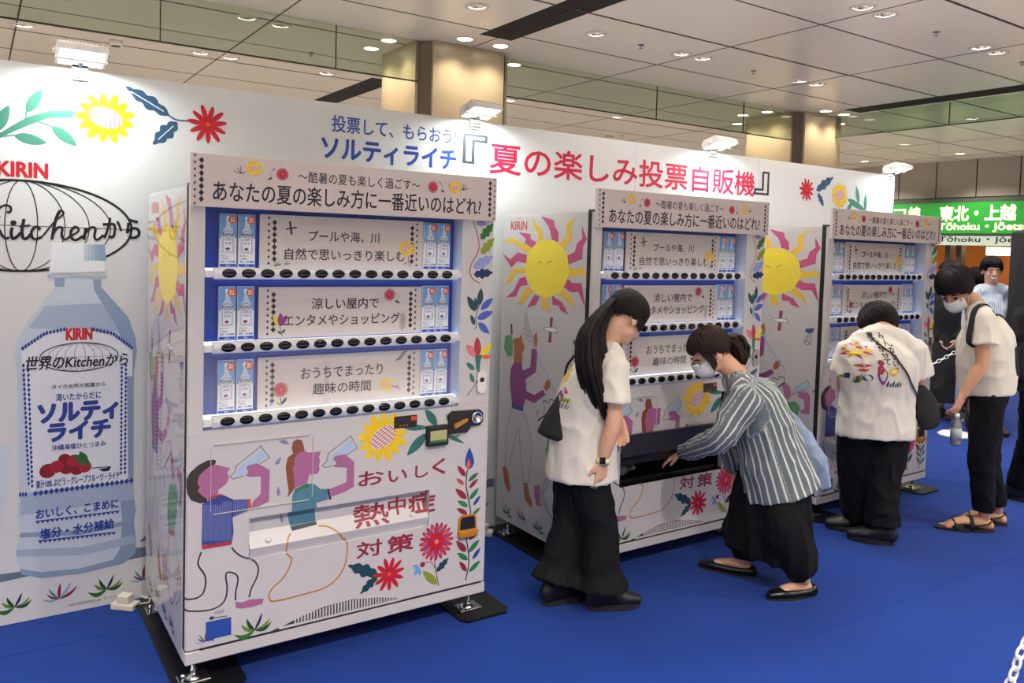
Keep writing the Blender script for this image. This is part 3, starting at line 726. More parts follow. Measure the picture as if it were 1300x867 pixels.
# smoke-barrier glass hanging from the ceiling between the columns
glassy('barrier_glass', 'E3EAE2', 1.0, 0.02); M('glass_edge', '3B4038', 0.3)
def barrier(name, ax, fixed, a, b, seams):
    mb = MB(); z0 = 3.135 if ax == 'x' else 3.235
    if ax == 'x': mb.box((a, fixed-.004, z0), (b, fixed+.004, HC), 'barrier_glass'); mb.box((a, fixed-.007, z0-.012), (b, fixed+.007, z0), 'glass_edge')
    else: mb.box((fixed-.004, a, z0), (fixed+.004, b, HC), 'barrier_glass'); mb.box((fixed-.007, a, z0-.012), (fixed+.007, b, z0), 'glass_edge')
    for s_ in seams:
        if ax == 'x': mb.box((s_-.004, fixed-.006, z0), (s_+.004, fixed+.006, HC), 'glass_edge')
        else: mb.box((fixed-.006, s_-.004, z0), (fixed+.006, s_+.004, HC), 'glass_edge')
    o = mb.build('window_'+name); o['kind'] = 'structure'
barrier('1', 'x', 3.68, -6, 2.74, (.55, 1.95, -.85, -2.3))
barrier('2', 'x', 3.72, 3.72, 8.14, (5.75, 7.2))
barrier('3', 'y', 8.88, -3, 3.6, (2.1, .3, -1.5))
# end wall with its shop front, and the far walls
m_end = M('end_wall_beige', 'AFA69A', 0.4)
mb = MB(); XE = 14.57
mb.box((XE, -9, 2.82), (XE+.15, 17, HC), m_end)
for y in (5.32, 4.58, 3.84, 3.1, 6.06): mb.box((XE-.006, y-.008, 2.82), (XE, y+.008, HC), 'ceiling_gap')
mb.box((XE, 6.4, 0), (XE+.15, 17, 2.82), m_end); mb.box((XE, -9, 0), (XE+.15, 1.2, 2.82), m_end)
struct(mb, 'wall_end')
mb = MB(); mb.box((-9, 16.9, 0), (16, 17, HC), m_end); struct(mb, 'wall_back')
mb = MB(); mb.box((-9.1, -9, 0), (-9, 17, HC), m_end); struct(mb, 'wall_left')
# ceiling downlights
M('reflector', 'C9C2BA', 0.16, metal=1.0); M('trim_ring', 'D9D2C8', 0.35)
def downlight_mesh(r, lit):
    mb = MB(); n = 28
    if lit:
        mb.lathe([(r*1.12, -.001), (r*1.12, -.004), (r*.98, -.006), (r*.98, -.004)], 'trim_ring', n); mb.lathe([(r*.98, -.0045), (0, -.0046)], 'down_glow', n)
        return mb.mesh('downlight')
    prof = [(r*1.45, -.001), (r*1.45, -.004), (r*1.0, -.006), (r*.97, 0.0), (r*.86, .03), (r*.7, .06), (r*.5, .085), (r*.48, .095)]
    vs_ = [(q*math.cos(2*PI*k/n), q*math.sin(2*PI*k/n), z) for q, z in prof for k in range(n)]
    mb.add(vs_[:4*n], [(i*n+k, i*n+(k+1) % n, (i+1)*n+(k+1) % n, (i+1)*n+k) for i in range(3) for k in range(n)], 'trim_ring', True)
    mb.add(vs_[3*n:], [(i*n+k, i*n+(k+1) % n, (i+1)*n+(k+1) % n, (i+1)*n+k) for i in range(4) for k in range(n)], 'reflector', True)
    mb.lathe([(r*.5, .095), (r*.5, .097)], 'dark_plastic', 20)
    return mb.mesh('downlight')
mA = downlight_mesh(.066, False); mB = downlight_mesh(.07, True)
def downlight(x, y, lit, label):
    o = bpy.data.objects.new('ceiling_downlight', mB if lit else mA); COL.objects.link(o); o.location = (x, y, HC)
    tag(o, label, 'ceiling light', 'round downlights in the ceiling')
    l = bpy.data.lights.new('downlight_bulb', 'SPOT'); l.energy = DOWNLIGHT_W*(.6 if lit else 1.9)*(1.0 if lit else 8.0 if x < -4.5 else 5.8 if y < -2.9 else .3 if y < -1 else 4.0 if x > 13.5 else 1.6 if y > 4.5 else 1.0); l.spot_size = 2.3; l.spot_blend = .8; l.color = (1, .93, .86) if not lit else (1, .88, .7); l.shadow_soft_size = .07
    b = bpy.data.objects.new('downlight_bulb', l); COL.objects.link(b); b.location = (0, 0, -.02 if lit else .03); b.parent = o
for i, (x, y) in enumerate(DLS): downlight(x, y, False, 'silver round recessed downlight added to brighten the hall')
for x, y in DL_ADDED: downlight(x, y, False, 'silver round recessed downlight added to brighten the hall')
for x, y in ((2.52, 3.85), (2.52, 4.24), (3.03, 3.35), (3.41, 3.35), (3.93, 3.9), (3.93, 4.25), (7.92, 3.95), (7.9, 4.33), (8.4, 3.42), (8.78, 3.42), (8.42, 4.87), (9.4, 3.9)):
    downlight(x, y, True, 'bright round white downlight washing a beige column')
mb = MB(); mb.lathe([(.012, -.035), (.02, -.03), (.008, -.02), (.008, 0), (.03, 0)], 'chrome', 12); spm = mb.mesh('sprinkler')
for x, y in ((4.37, 2.5), (5.93, 2.53), (5.9, .65), (7.46, .69), (2.13, 4.8), (8.05, 6.9)):
    o = bpy.data.objects.new('ceiling_sprinkler', spm); COL.objects.link(o); o.location = (x, y, HC); tag(o, 'small dark sprinkler head in the ceiling between downlights', 'sprinkler', 'sprinkler heads in the ceiling')
mb = MB(); mb.lathe([(.05, -.05), (.06, -.03), (.06, 0)], 'light_white', 18); mb.lathe([(.03, -.056), (.045, -.05)], 'dark_plastic', 16)
tag(mb.build('smoke_detector', loc=(.5, 5.6, HC)), 'round smoke detector on the ceiling above the poster wall, left side', 'smoke detector')
mb = MB(); mb.lathe([(.05, -.11), (.065, -.08), (.07, -.05), (.07, 0)], 'trim_ring', 18); mb.ball((0, 0, -.09), (.05, .05, .05), 'dark_plastic')
tag(mb.build('security_camera', loc=(7.95, 7.1, HC)), 'dark dome security camera hanging from the ceiling behind the wall', 'camera')

# ================= printed exhibition wall =================
YW, HW, XR = 0.919, 2.345, 5.856
mb = MB(); mb.box((-1.6, YW, 0), (XR, YW+.05, HW), 'wall_panel')
M('panel_joint', 'B9BBBC', 0.6)
for x in (1.72, 2.92, 4.12, 5.3): mb.box((x-.0015, YW-.0002, 0), (x+.0015, YW, HW), 'panel_joint')
A = Art().load(ART['W'])
A.poly('shelf', 1, [(60, 325), (1900, 292), (1900, 244), (-10, 262)])
for i in range(10):
    if i*260+330 > 0: A.grass((300+i*300, 115), 150, i % 2)
A.put(mb, lambda u, v, d: (u, YW-.0004-d, v))
w_ = mb.build('wall_poster'); w_['kind'] = 'structure'
# ================= clip-on floodlights along the top of the wall =================
fl = MB
def floodlight(x, lab):
    t = thing('clamp_floodlight', (x, YW, HW+.0), lab, 'floodlight', 'LED floodlights clamped on the wall')
    b = MB(); b.box((-.03, -.012, -.045), (.03, -.004, .02), 'light_white'); b.box((-.03, .052, -.04), (.03, .06, .02), 'light_white'); b.box((-.03, -.012, .008), (.03, .06, .018), 'light_white')
    b.box((-.033, -.018, -.018), (.033, -.012, -.010), 'chrome'); b.box((-.033, -.018, -.036), (.033, -.012, -.028), 'chrome'); b.lathe([(.012, 0), (.012, .05)], 'chrome', 12, Matrix.Translation((0, -.05, .02)) @ Matrix.Rotation(-PI/2, 4, 'X')); b.build('clamp', t)
    R_ = Matrix.Translation((0, -.02, .040)) @ Matrix.Rotation(math.radians(-14), 4, 'X') @ Matrix.Scale(.6, 4)
    h = MB(); pr = [(-.115, -.045), (.0, -.055), (.0, .055), (-.03, .06), (-.2, .035), (-.235, .0), (-.235, -.012), (-.2, -.02)]
    # housing: a shallow tray with sloping back, opening downward
    body = [(.05, -.03), (.05, .02), (.02, .045), (-.17, .045), (-.215, .01), (-.215, -.03)]
    h.prism(body, -.155, .155, lambda u, v, d: tuple(R_ @ Vector((d, u, v))), 'light_white')
    for i in range(13):
        xx = -.13+i*.0217; h.box((xx-.003, -.15, .045), (xx+.003, .03, .066), 'light_white', R_)
    h.build('lamp_housing', t)
    g = MB(); g.box((-.138, -.2, -.034), (.138, .035, -.0302), 'lamp_glow', R_); g.build('lamp_lens', t)
    k = MB()
    for sx in (-1, 1):
        k.box((sx*.158-.004, -.11, -.03), (sx*.158+.004, -.075, .03), 'light_white', R_); k.lathe([(.016, 0), (.016, .02)], 'light_white', 12, R_ @ Matrix.Translation((sx*.158, -.09, .0)) @ Matrix.Rotation(sx*PI/2, 4, 'Y'))
    k.box((-.162, -.10, -.05), (.162, -.075, -.042), 'light_white', R_); k.build('bracket', t)
    l = bpy.data.lights.new('floodlight_beam', 'AREA'); l.energy = CLAMP_W; l.shape = 'RECTANGLE'; l.size = .16; l.size_y = .12; l.color = (.88, 1, .96); l.spread = 2.9
    o = bpy.data.objects.new('floodlight_beam', l); COL.objects.link(o); o.parent = t
    o.matrix_local = R_ @ Matrix.Translation((0, -.20, -.06)) @ Matrix.Rotation(math.radians(8), 4, 'X') 
    return t
floodlight(-.255, 'white LED floodlight clamped on the wall top above the large bottle picture')
floodlight(1.70, 'white LED floodlight clamped on the wall top left of the red title lettering')
floodlight(3.62, 'white LED floodlight clamped on the wall top above the end of the red title')
floodlight(5.78, 'white LED floodlight clamped at the right end of the white wall top')
# ================= power adapters by the wall foot =================
M('plug_white', 'D8D2C2', 0.4)
def plug(x, y, rz, lab):
    t = thing('power_plug', (x, y, 0), lab, 'plug', rz=rz)
    b = MB(); b.bbox((-.055, -.03, .0005), (.055, .03, .03), 'plug_white', .006); b.box((.03, -.01, .01), (.0553, .01, .02), 'dark_plastic'); b.build('tap_body', t)
    c = MB(); c.bbox((-.03, -.024, .03), (.028, .024, .065), 'plug_white', .006); c.build('adapter', t)
    d = MB(); d.tube([(.03, .02, .008), (.08, .05, .01), (.06, .09, .008), (.0, .11, .008)], .006, 'plug_white' if x < 0 else 'dark_plastic'); d.build('cable', t)
plug(-.075, .84, -.75, 'white power tap with a plugged in adapter beside the machine nearest the camera')
plug(1.785, .84, -.75, 'white power tap on the carpet behind the middle vending machine')
# ================= signs and shop at the far end =================
M('sign_green', '1F7A2A', 0.4, emit=.55); M('sign_text', 'F0FAB0', 0.4, emit=1.2); M('sign_frame', '4A5448', 0.4, metal=.4); M('sign_white', 'D7E4D0', 0.4, emit=.6)
t = thing('station_sign', (XE-.25, 3.9, 2.1), 'long green lit station sign with yellow white lettering above the shop', 'sign')
b = MB(); b.box((0, -3.2, .02), (.2, 2.55, .68), 'sign_frame'); b.build('sign_box', t)
b = MB(); b.box((-.006, -3.2, .04), (0, 2.55, .60), 'sign_green')
fr = lambda u, v, d: (-.007-d, -u, v)
A = Art(); A.text('sign_text', 1, '東北・上越', -1.13, .10, 430, 255) if 0 else None
A.text('sign_text', 1, '東北・上越', -1180, 130, 405, 270, .03); A.text('sign_text', 1, '線', -1790, -1560, 405, 265, .03); A.text('sign_text', 1, 'コ', -2080, -1850, 405, 200, .03); A.text('sign_text', 1, 'Tōhoku・Jōetsu・Hokuriku', -1200, 1500, 150, 165, .03)
A.put(b, fr); b.build('sign_face', t)
t = thing('line_sign', (XE-.12, 3.9, 1.93), 'white sign strip with dark lettering under the green sign', 'sign')
b = MB(); b.box((0, -3.2, 0), (.1, 2.5, .17), 'sign_white'); A = Art(); A.text('ink_dark', 1, 'Tōhoku・Jōetsu・Hokuriku', -1250, 1500, 95, 125, .02); A.put(b, lambda u, v, d: (-.002-d, -u, v)); b.build('sign_face', t)
M('shop_wood_glow', 'A8642A', 0.4, emit=.35); M('shop_glow', 'F08A28', 0.5, emit=1.3); M('shop_dark', '2A2119', 0.5); M('shop_shelf_glow', 'C07A30', 0.45, emit=.4); M('shop_light', 'FFF3D0', 0.5, emit=2.5)  # shop lighting is put into the wood, shelves and back board as emission
mb = MB(); mb.box((XE+2.4, 1.2, 0), (XE+2.5, 6.4, 2.82), 'shop_wood_glow'); mb.box((XE+.15, 6.3, 0), (XE+2.4, 6.4, 2.82), 'shop_wood_glow'); mb.box((XE+.15, 1.2, 0), (XE+2.4, 1.3, 2.82), 'shop_wood_glow'); mb.box((XE, 1.2, 2.0), (XE+2.5, 6.4, 2.82), 'shop_dark')
for y0, y1 in ((4.76, 4.86), (5.55, 5.75), (4.97, 5.06)): mb.box((XE-.05, y0, 0), (XE+.12, y1, 2.0), 'shop_dark')
struct(mb, 'wall_shop')
t = thing('display_shelf', (XE+1.9, 3.9, 0), 'glowing orange wall of shelves with goods inside the shop', 'shelf')
b = MB(); b.box((.3, -1.6, 0), (.4, .9, 2.0), 'shop_glow'); b.build('back_board', t)
for z in (.8, 1.15, 1.5, 1.8): b = MB(); b.box((0, -1.6, z), (.3, .9, z+.03), 'shop_shelf_glow'); b.build('shelf_board', t)
for i in range(22):
    z = (1.18, 1.53)[i % 2]; y = -1.1+(i//2)*.17; h_ = .12+.06*((i*7) % 3)/2
    b = MB(); b.bbox((.05, 0, 0), (.2, .1, h_), M('goods_'+'abc'[i % 3], ('B5622A', '7A3A1A', 'D8A860')[i % 3], .5), .006)
    b.build('goods_box', None, (XE+1.9, 3.9+y, z)); tag(bpy.data.objects[-1] if 0 else COL.objects[-1], 'small packaged good on a lit shelf in the shop', 'box', 'goods on the shop shelves')
t = thing('shop_lightbox', (XE+.4, 4.28, 1.76), 'small white lit shop signboard with dark lettering in the shop front', 'sign')
b = MB(); b.box((0, -.34, 0), (.08, .26, .15), 'shop_light'); A = Art(); A.text('ink_dark', 1, 'パスコートール', -230, 310, 75, 70); A.put(b, lambda u, v, d: (-.002-d, -u, v)); b.build('sign_face', t)
l = bpy.data.lights.new('shop_lamp', 'AREA'); l.energy = 40; l.size = 2; l.color = (1, .75, .45); o = bpy.data.objects.new('shop_lamp', l); COL.objects.link(o); o.location = (XE+1.0, 4, 1.97)
# ================= vending machines =================
M('gasket', '0C0C0E', .7)
W_, D_, ZB, ZT = 1.27, 0.80, 0.10, 1.83
ROWS = (1.521, 1.251, 0.981)
fF = lambda y0: (lambda u, v, d: (u, y0-d, v))
def plate_holes(mb, x0, x1, z0, z1, y0, y1, holes, m):
    xs = sorted({x0, x1}|{h[0] for h in holes}|{h[1] for h in holes}); zs = sorted({z0, z1}|{h[2] for h in holes}|{h[3] for h in holes})
    for i in range(len(xs)-1):
        for j in range(len(zs)-1):
            cx, cz = (xs[i]+xs[i+1])/2, (zs[j]+zs[j+1])/2
            if any(h[0] < cx < h[1] and h[2] < cz < h[3] for h in holes): continue
            mb.add([(xs[i], y0, zs[j]), (xs[i+1], y0, zs[j]), (xs[i+1], y0, zs[j+1]), (xs[i], y0, zs[j+1])], [(0, 1, 2, 3)], m)
    for h in holes:
        a, b, c, d = h
        mb.add([(a, y0, c), (b, y0, c), (b, y0, d), (a, y0, d), (a, y1, c), (b, y1, c), (b, y1, d), (a, y1, d)], [(0, 1, 5, 4), (1, 2, 6, 5), (2, 3, 7, 6), (3, 0, 4, 7)], m)
PORT = (.222, .978, .450, .606)
WIN = (.052, 1.109, .953, 1.80)
def port_y(v, x):                      # depth of the dispensing flap below the door face
    if v >= .545: return .03
    if v >= .490: return .03-.033*(.545-v)/.055
    return -.003+.010*(.490-v)/.040
front_art = Art().load(ART['F'])
def put_front(mb, opened):
    P = [p*1000 for p in PORT]
    for m, l, pts in front_art.t:
        mm = 'print_'+m
        zs = [p[1] for p in pts]; xs = [p[0] for p in pts]
        if max(zs) < P[2] or min(zs) > P[3] or max(xs) < P[0] or min(xs) > P[1]:
            mb.add([(u/1000, -.0003-l*.0003, v/1000) for u, v in pts], [list(range(len(pts)))], mm); continue
        outer = [clip(pts, 1, P[3], True), clip(pts, 1, P[2], False)]
        mid = clip(clip(pts, 1, P[3], False), 1, P[2], True) if pts else []
        outer += [clip(mid, 0, P[0], False), clip(mid, 0, P[1], True)]
        inn = clip(clip(mid, 0, P[0], True), 0, P[1], False) if mid else []
        for q in outer:
            if len(q) > 2: mb.add([(u/1000, -.0003-l*.0003, v/1000) for u, v in q], [list(range(len(q)))], mm)
        if not opened and len(inn) > 2:
            for lo, hi in ((545, 606), (490, 545), (450, 490)):
                q = clip(clip(inn, 1, lo, True), 1, hi, False) if inn else []
                if len(q) > 2: mb.add([(u/1000, port_y(min(max(v/1000, lo/1000+1e-6), hi/1000-1e-6), u)-.0004-l*.0003, v/1000) for u, v in q], [list(range(len(q)))], mm)
def flower_small(A, kind, c, R): A.flower(kind, c, R, 20)
def diamonds(A, x, z0, z1, n, big, small, sgn):
    for i in range(n):
        A.diamond('ink_dark', 1, (x, z0+(z1-z0)*(i+.5)/n), big, (z1-z0)/n/2)
    for i in range(n+1):
        A.diamond('ink_dark', 1, (x-sgn*22, z0-(z1-z0)*.03+(z1-z0)*1.06*i/n), small, small*1.3)
glassy('gloss_film', 'FFFFFF', 1.0, .05)
def build_body():
    root = thing('vending_machine', (0, 0, 0), '', 'vending machine', 'printed white vending machines')
    b = MB(); x_, y_, z_ = .0, .046, ZB
    b.add([(0, y_, ZB), (W_, y_, ZB), (W_, D_, ZB), (0, D_, ZB), (0, y_, ZT), (W_, y_, ZT), (W_, D_, ZT), (0, D_, ZT)], [(3, 2, 1, 0), (4, 5, 6, 7), (1, 2, 6, 5), (2, 3, 7, 6), (3, 0, 4, 7)], 'white_panel')
    Art().load(ART['S']).put(b, lambda u, v, d: (-.0004-d, u, v)); b.build('cabinet', root)
    b = MB(); b.add([(-.004, .047, ZB+.003), (-.004, D_-.001, ZB+.003), (-.004, D_-.001, ZT-.002), (-.004, .047, ZT-.002)], [(0, 1, 2, 3)], 'gloss_film'); b.build('glossy_film', root)
    # plinth, seam
    b = MB(); b.bbox((.0, 0, ZB), (W_, .05, .147), 'white_panel', .003, 1); b.box((.0, .012, .147), (W_, .05, .153), 'seam'); b.box((.05, -.001, .1472), (W_-.02, .012, .1525), 'seam'); b.build('plinth', root)
    b = MB(); b.prism([(-.001, .153), (W_+.001, .153), (W_+.001, ZT), (-.001, ZT), (-.001, ZT-.01), (W_-.012, ZT-.01), (W_-.012, .163), (.012, .163), (.012, ZT-.01), (-.001, ZT-.01)], .018, .0465, lambda u, v, d: (u, d, v), 'gasket'); b.build('door_gasket', root)
    b = MB(); b.bbox((0.0, .002, ZT), (.06, .05, ZT+.012), 'dark_plastic', .003); b.build('door_hinge', root)
    return root
def build_door(root, opened):
    b = MB()
    r = .012
    plate_holes(b, r, W_-r, .155, ZT, 0, .03, [PORT, WIN], 'white_panel')
    for k in range(4):                # rounded vertical edges
        a0, a1 = k*PI/8, (k+1)*PI/8
        for sx in (0, 1):
            f = lambda a: ((r-r*math.sin(a)) if sx == 0 else (W_-r+r*math.sin(a)), r-r*math.cos(a))
            (xa, ya), (xb, yb) = f(a0), f(a1)
            b.add([(xa, ya, .155), (xb, yb, .155), (xb, yb, ZT), (xa, ya, ZT)], [(0, 1, 2, 3)], 'white_panel', True)
    for x in (0, W_): b.add([(x, r, .155), (x, .018, .155), (x, .018, ZT), (x, r, ZT)], [(0, 1, 2, 3)], 'white_panel')
    b.add([(0, .005, ZT), (W_, .005, ZT), (W_, .034, ZT), (0, .034, ZT)], [(0, 1, 2, 3)], 'white_panel'); b.add([(0, .005, .155), (W_, .005, .155), (W_, .034, .155), (0, .034, .155)], [(0, 1, 2, 3)], 'white_panel')
    b.box((1.115, -.0004, .955), (W_-.002, .001, .958), 'panel_joint')
    b.box((.002, -.0004, .935), (.05, .001, .938), 'panel_joint')
    # embossed rounded rectangle
    x0, x1, z0, z1, rr = .080, .462, .643, .900, .012
    for (a, c, d, e) in ((x0+rr, z1, x1-rr, z1-.002), (x0+rr, z0+.002, x1-rr, z0), (x0, z1-rr, x0+.0015, z0+rr), (x1-.002, z1-rr, x1, z0+rr)): b.box((a, -.0055, e), (d, .001, c), 'white_panel')
    put_front(b, opened)
    b.build('door', root)
    f = MB()
    if not opened:
        prof = [(.030, .606), (.030, .545), (-.003, .490), (.007, .450), (.034, .450), (.034, .606)]
        f.prism(prof, PORT[0]+.003, PORT[1]-.003, lambda u, v, d: (d, u, v), 'white_panel')
        fo = f.build('dispensing_flap', root)
        for x in (.296, .901):
            k = MB(); k.lathe([(.0115, 0), (.0115, .008), (.009, .012), (.0, .013)], 'rail_white', 16, Matrix.Translation((x, .010, .511)) @ Matrix.Rotation(PI/2+.5, 4, 'X')); k.build('knob', fo)
    else:
        f.add([(PORT[0], .004, .606), (PORT[1], .004, .606), (PORT[1], .05, .535), (PORT[0], .05, .535)], [(0, 1, 2, 3)], 'port_dark')
        f.prism([(-.004, .596), (-.040, .716), (-.032, .719), (.004, .600)], PORT[0]-.002, PORT[1]+.002, lambda u, v, d: (d, u, v), 'port_dark')
        A = Art()                        # faint raised instruction marks on the flap
        for i_ in range(4): A.stroke('char', 1, [(520, 690-i_*18), (640, 690-i_*18)], 3); A.stroke('char', 1, [(520+i_*30, 695), (520+i_*30, 630)], 2)
        A.ring('char', 1, (700, 660), 26, 26, 4); A.ring('char', 1, (760, 662), 20, 26, 4)
        A.put(f, lambda u, v, d: (u, -.0042-(v-.596)*.3-.001-d, v))
        f.build('dispensing_flap', root, label='dark grey inner side of the lifted flap')
        k = MB(); y1 = .24
        k.add([(PORT[0], .03, .45), (PORT[1], .03, .45), (PORT[1], y1, .43), (PORT[0], y1, .43), (PORT[0], .03, .606), (PORT[1], .03, .606), (PORT[1], y1, .606), (PORT[0], y1, .606)], [(0, 1, 2, 3), (4, 5, 6, 7), (3, 2, 6, 7), (0, 3, 7, 4), (1, 2, 6, 5)], 'port_black')
        k.box((PORT[0], .0, .442), (PORT[1], .03, .4505), 'port_black'); k.box((PORT[0]+.01, .04, .45), (PORT[1]-.01, .046, .462), 'dark_plastic')
        k.build('delivery_tray', root)
def build_parts(root):
    # header board
    b = MB(); b.bbox((-.003, -.024, 1.757), (1.261, -.004, 1.943), 'cream_print', .0015, 1)
    A = Art()
    A.text('ink_dark', 1, '～酷暑の夏も楽しく過ごす～', 378, 886, 1887, 42, .004); A.text('ink_dark', 1, 'あなたの夏の楽しみ方に一番近いのはどれ?', 72, 1182, 1815, 72, .011)
    A.flower('sun', (215, 1904), 31, 20); A.flower('zin', (318, 1890), 24); A.flower('zin', (947, 1884), 24); A.flower('sun', (1052, 1890), 31, 20)
    for c, dx in ((170, -1), (1090, 1)):
        for t_ in ((0, 24), (-12, 30), (12, 12)): A.stroke('plum', 1, [(c-dx*14, 1890), (c, 1882), (c+dx*16+t_[0]*dx, 1878+t_[1])], 2.5)
    for c, dx in ((280, -1), (985, 1)): A.stroke('olive', 1, [(c, 1870), (c+dx*6, 1890), (c-dx*4, 1908)], 2); A.leaf('navyteal', 1, (c, 1875), (c+dx*16, 1866), .4); A.leaf('lav', 1, (c-dx*2, 1900), (c-dx*12, 1912), .4)
    diamonds(A, 32, 1772, 1930, 7, 9, 4.5, 1); diamonds(A, 1226, 1772, 1930, 7, 9, 4.5, -1)
    A.put(b, fF(-.0243)); b.build('header_board', root)
    # display recess
    b = MB(); yb = .077
    b.box((WIN[0]-.02, yb, .93), (1.125, yb+.01, 1.80), 'window_blue')
    b.box((1.1085, .004, .953), (1.116, yb, 1.80), 'frame_ice'); b.build('display_back', root)
    b = MB(); b.box((WIN[0], .020, .953), (1.109, .0225, 1.80), 'display_glass'); b.build('display_glass', root)
    # message boards
    msgs = [((1.541, 1.743), [('プールや海、川', 452, 748, 1667, 45), ('自然で思いっきり楽しむ', 358, 866, 1595, 46)]),
            ((1.272, 1.468), [('涼しい屋内で', 468, 752, 1402, 46), ('エンタメやショッピング', 358, 848, 1338, 46)]),
            ((.997, 1.199), [('おうちでまったり', 430, 776, 1129, 46), ('趣味の時間', 478, 724, 1064, 46)])]
    for i, ((z0, z1), tx) in enumerate(msgs):
        b = MB(); b.box((.262, .058, z0), (.948, .066, z1), 'panel_print'); A = Art()
        for t_, a, c, zz, h in tx: A.text('ink_dark', 2, t_, a, c, zz, h*.96, .010)
        diamonds(A, 318, z0*1000+22, z1*1000-18, 7, 10, 5, 1); diamonds(A, 898, z0*1000+22, z1*1000-18, 7, 10, 5, -1)
        if i == 0:
            A.stroke('plum', 2, [(376, 1720), (384, 1670)], 8); A.stroke('char', 2, [(362, 1690), (404, 1698)], 6); A.grass((330, 1552), 36); A.grass((366, 1554), 32, 1); A.flower('sun', (873, 1628), 38, 60); A.stroke('maroon', 1, [(880, 1600), (890, 1550)], 3); A.stroke('maroon', 1, [(860, 1562), (885, 1572)], 3)
        elif i == 1:
            A.flower('zin', (800, 1435), 26); A.leaf('navyteal', 1, (825, 1410), (848, 1400), .4); A.stroke('olive', 1, [(826, 1445), (840, 1425), (830, 1405)], 2)
            for dx, m_ in ((-28, 'yellow'), (2, 'purp'), (26, 'purp')): A.leaf(m_, 2, (344, 1318), (344+dx, 1370-abs(dx)*.4), .42)
            A.stroke('green', 2, [(344, 1320), (348, 1292), (354, 1278)], 3); A.leaf('dkgreen', 2, (350, 1290), (366, 1306), .4); A.leaf('dkgreen', 2, (348, 1288), (334, 1300), .4)
            for k in range(7): A.stroke('char', 1, [(848, 1300+k*9), (862, 1292+k*9), (876, 1302+k*9)], 2)
            A.stroke('char', 1, [(862, 1280), (862, 1366)], 2)
        else:
            A.flower('zin', (350, 1072), 30); A.stroke('char', 1, [(350, 1045), (354, 1010)], 3); A.leaf('navyteal', 1, (354, 1015), (376, 1040), .4); A.leaf('sky', 1, (322, 1025), (308, 1012), .5); A.leaf('olive', 1, (350, 1012), (334, 1026), .4)
            A.flower('sun', (792, 1062), 30, 10)
            for k in range(3): A.stroke('maroon', 1, [(818, 1054), (838, 1048), (850+k*4, 1062-k*14)], 2)
            for k in range(4): A.stroke('char', 1, [(836+k*9, 1160+k*10), (860+k*9, 1166+k*10)], 5)
        A.put(b, fF(.0578)); b.build('message_board', root)
    # sample bottle cards
    b = MB(); b.bbox((0, 0, 0), (.062, .016, .200), 'card_white', .002, 1); A = Art()
    A.poly('sky', 1, [(1, 110), (61, 110), (61, 199), (1, 199)])
    A.poly('bot1', 2, [(8, 52), (54, 52), (54, 120), (48, 138), (40, 150), (38, 176), (24, 176), (22, 150), (14, 138), (8, 120)])
    A.poly('capw', 3, [(23, 176), (39, 176), (39, 190), (23, 190)]); A.poly('labw', 3, [(14, 60), (48, 60), (48, 116), (14, 116)])
    for p0, p1 in (((14, 60), (48, 60)), ((48, 60), (48, 116)), ((48, 116), (14, 116)), ((14, 116), (14, 60))): A.stroke('slate', 4, [p0, p1], 1.2)
    A.ring('char', 4, (31, 124), 20, 12, 1.4); A.text('black', 5, 'Kitchen', 12, 50, 124, 9, .02); A.text('navy2', 5, 'ソルティ', 17, 46, 104, 10, .03); A.text('navy2', 5, 'ライチ', 20, 42, 90, 9, .03)
    for x, z in ((24, 70), (30, 72), (34, 69), (28, 66)): A.ell('berry2', 5, (x, z), 3.2, 3)
    A.ell('orange', 4, (46, 178), 15, 16); A.text('white', 5, '夏の', 38, 54, 182, 7, .03); A.text('white', 5, '新味', 38, 54, 173, 7, .03)
    A.text('char', 2, 'おいしく', 6, 34, 44, 6, .02); A.text('char', 2, 'こまめに', 6, 34, 34, 6, .02); A.text('navy2', 2, '塩分・水分補給', 6, 58, 23, 7, .02); A.poly('royal', 2, [(2, 3), (60, 3), (60, 14), (2, 14)]); A.text('white', 3, '冷たい', 24, 40, 8.5, 6, .02)
    A.put(b, lambda u, v, d: (u, -.0003-d, v)); cm = b.mesh('sample_card')
    for (z0, z1), _ in msgs:
        for x in (.115, .183, .951, .1019 if 0 else 1.018):
            o = bpy.data.objects.new('sample_card', cm); COL.objects.link(o); o.parent = root; o.location = (x, .055, z0-.001)
    # button rails
    bb = MB(); bb.ball((0, 0, 0), (.0265, .009, .0165), 'button_black', 18, 10); bmh = bb.mesh('selection_button')
    for z in ROWS:
        b = MB(); n = 10
        prof = [(.018, -.021), (.0, -.021), (-.006, -.016), (-.010, 0), (-.006, .016), (.0, .021), (.018, .021)]
        b.prism(prof, .084, 1.087, lambda u, v, d: (d, u, v+z), 'rail_white'); b.box((.053, -.002, z-.014), (.084, .018, z+.010), 'rail_white'); b.box((1.087, -.002, z-.012), (1.108, .018, z+.010), 'rail_white')
        rl = b.build('button_rail', root)
        for i in range(14):
            o = bpy.data.objects.new('selection_button', bmh); COL.objects.link(o); o.parent = rl; o.location = (.136+i*.069, -.009, z+.001)
        b = MB(); b.box((.06, .024, z+.004), (1.105, .056, z+.018), 'led_white'); b.build('light_strip', root)
    # payment fittings
    b = MB(); q = [(1060, 837), (1150, 837), (1172, 862), (1214, 862), (1230, 878), (1230, 916), (1214, 931), (1075, 935), (1060, 922)]
    b.prism([(u/1000, v/1000) for u, v in q], -.012, .003, lambda u, v, d: (u, d, v), 'dark_plastic'); b.lathe([(.028, 0), (.028, .006), (.020, .006), (.018, .001), (0, .001)], 'chrome', 20, Matrix.Translation((1.197, -.012, .897)) @ Matrix.Rotation(PI/2, 4, 'X'))
    cu = b.build('coin_mechanism', root)
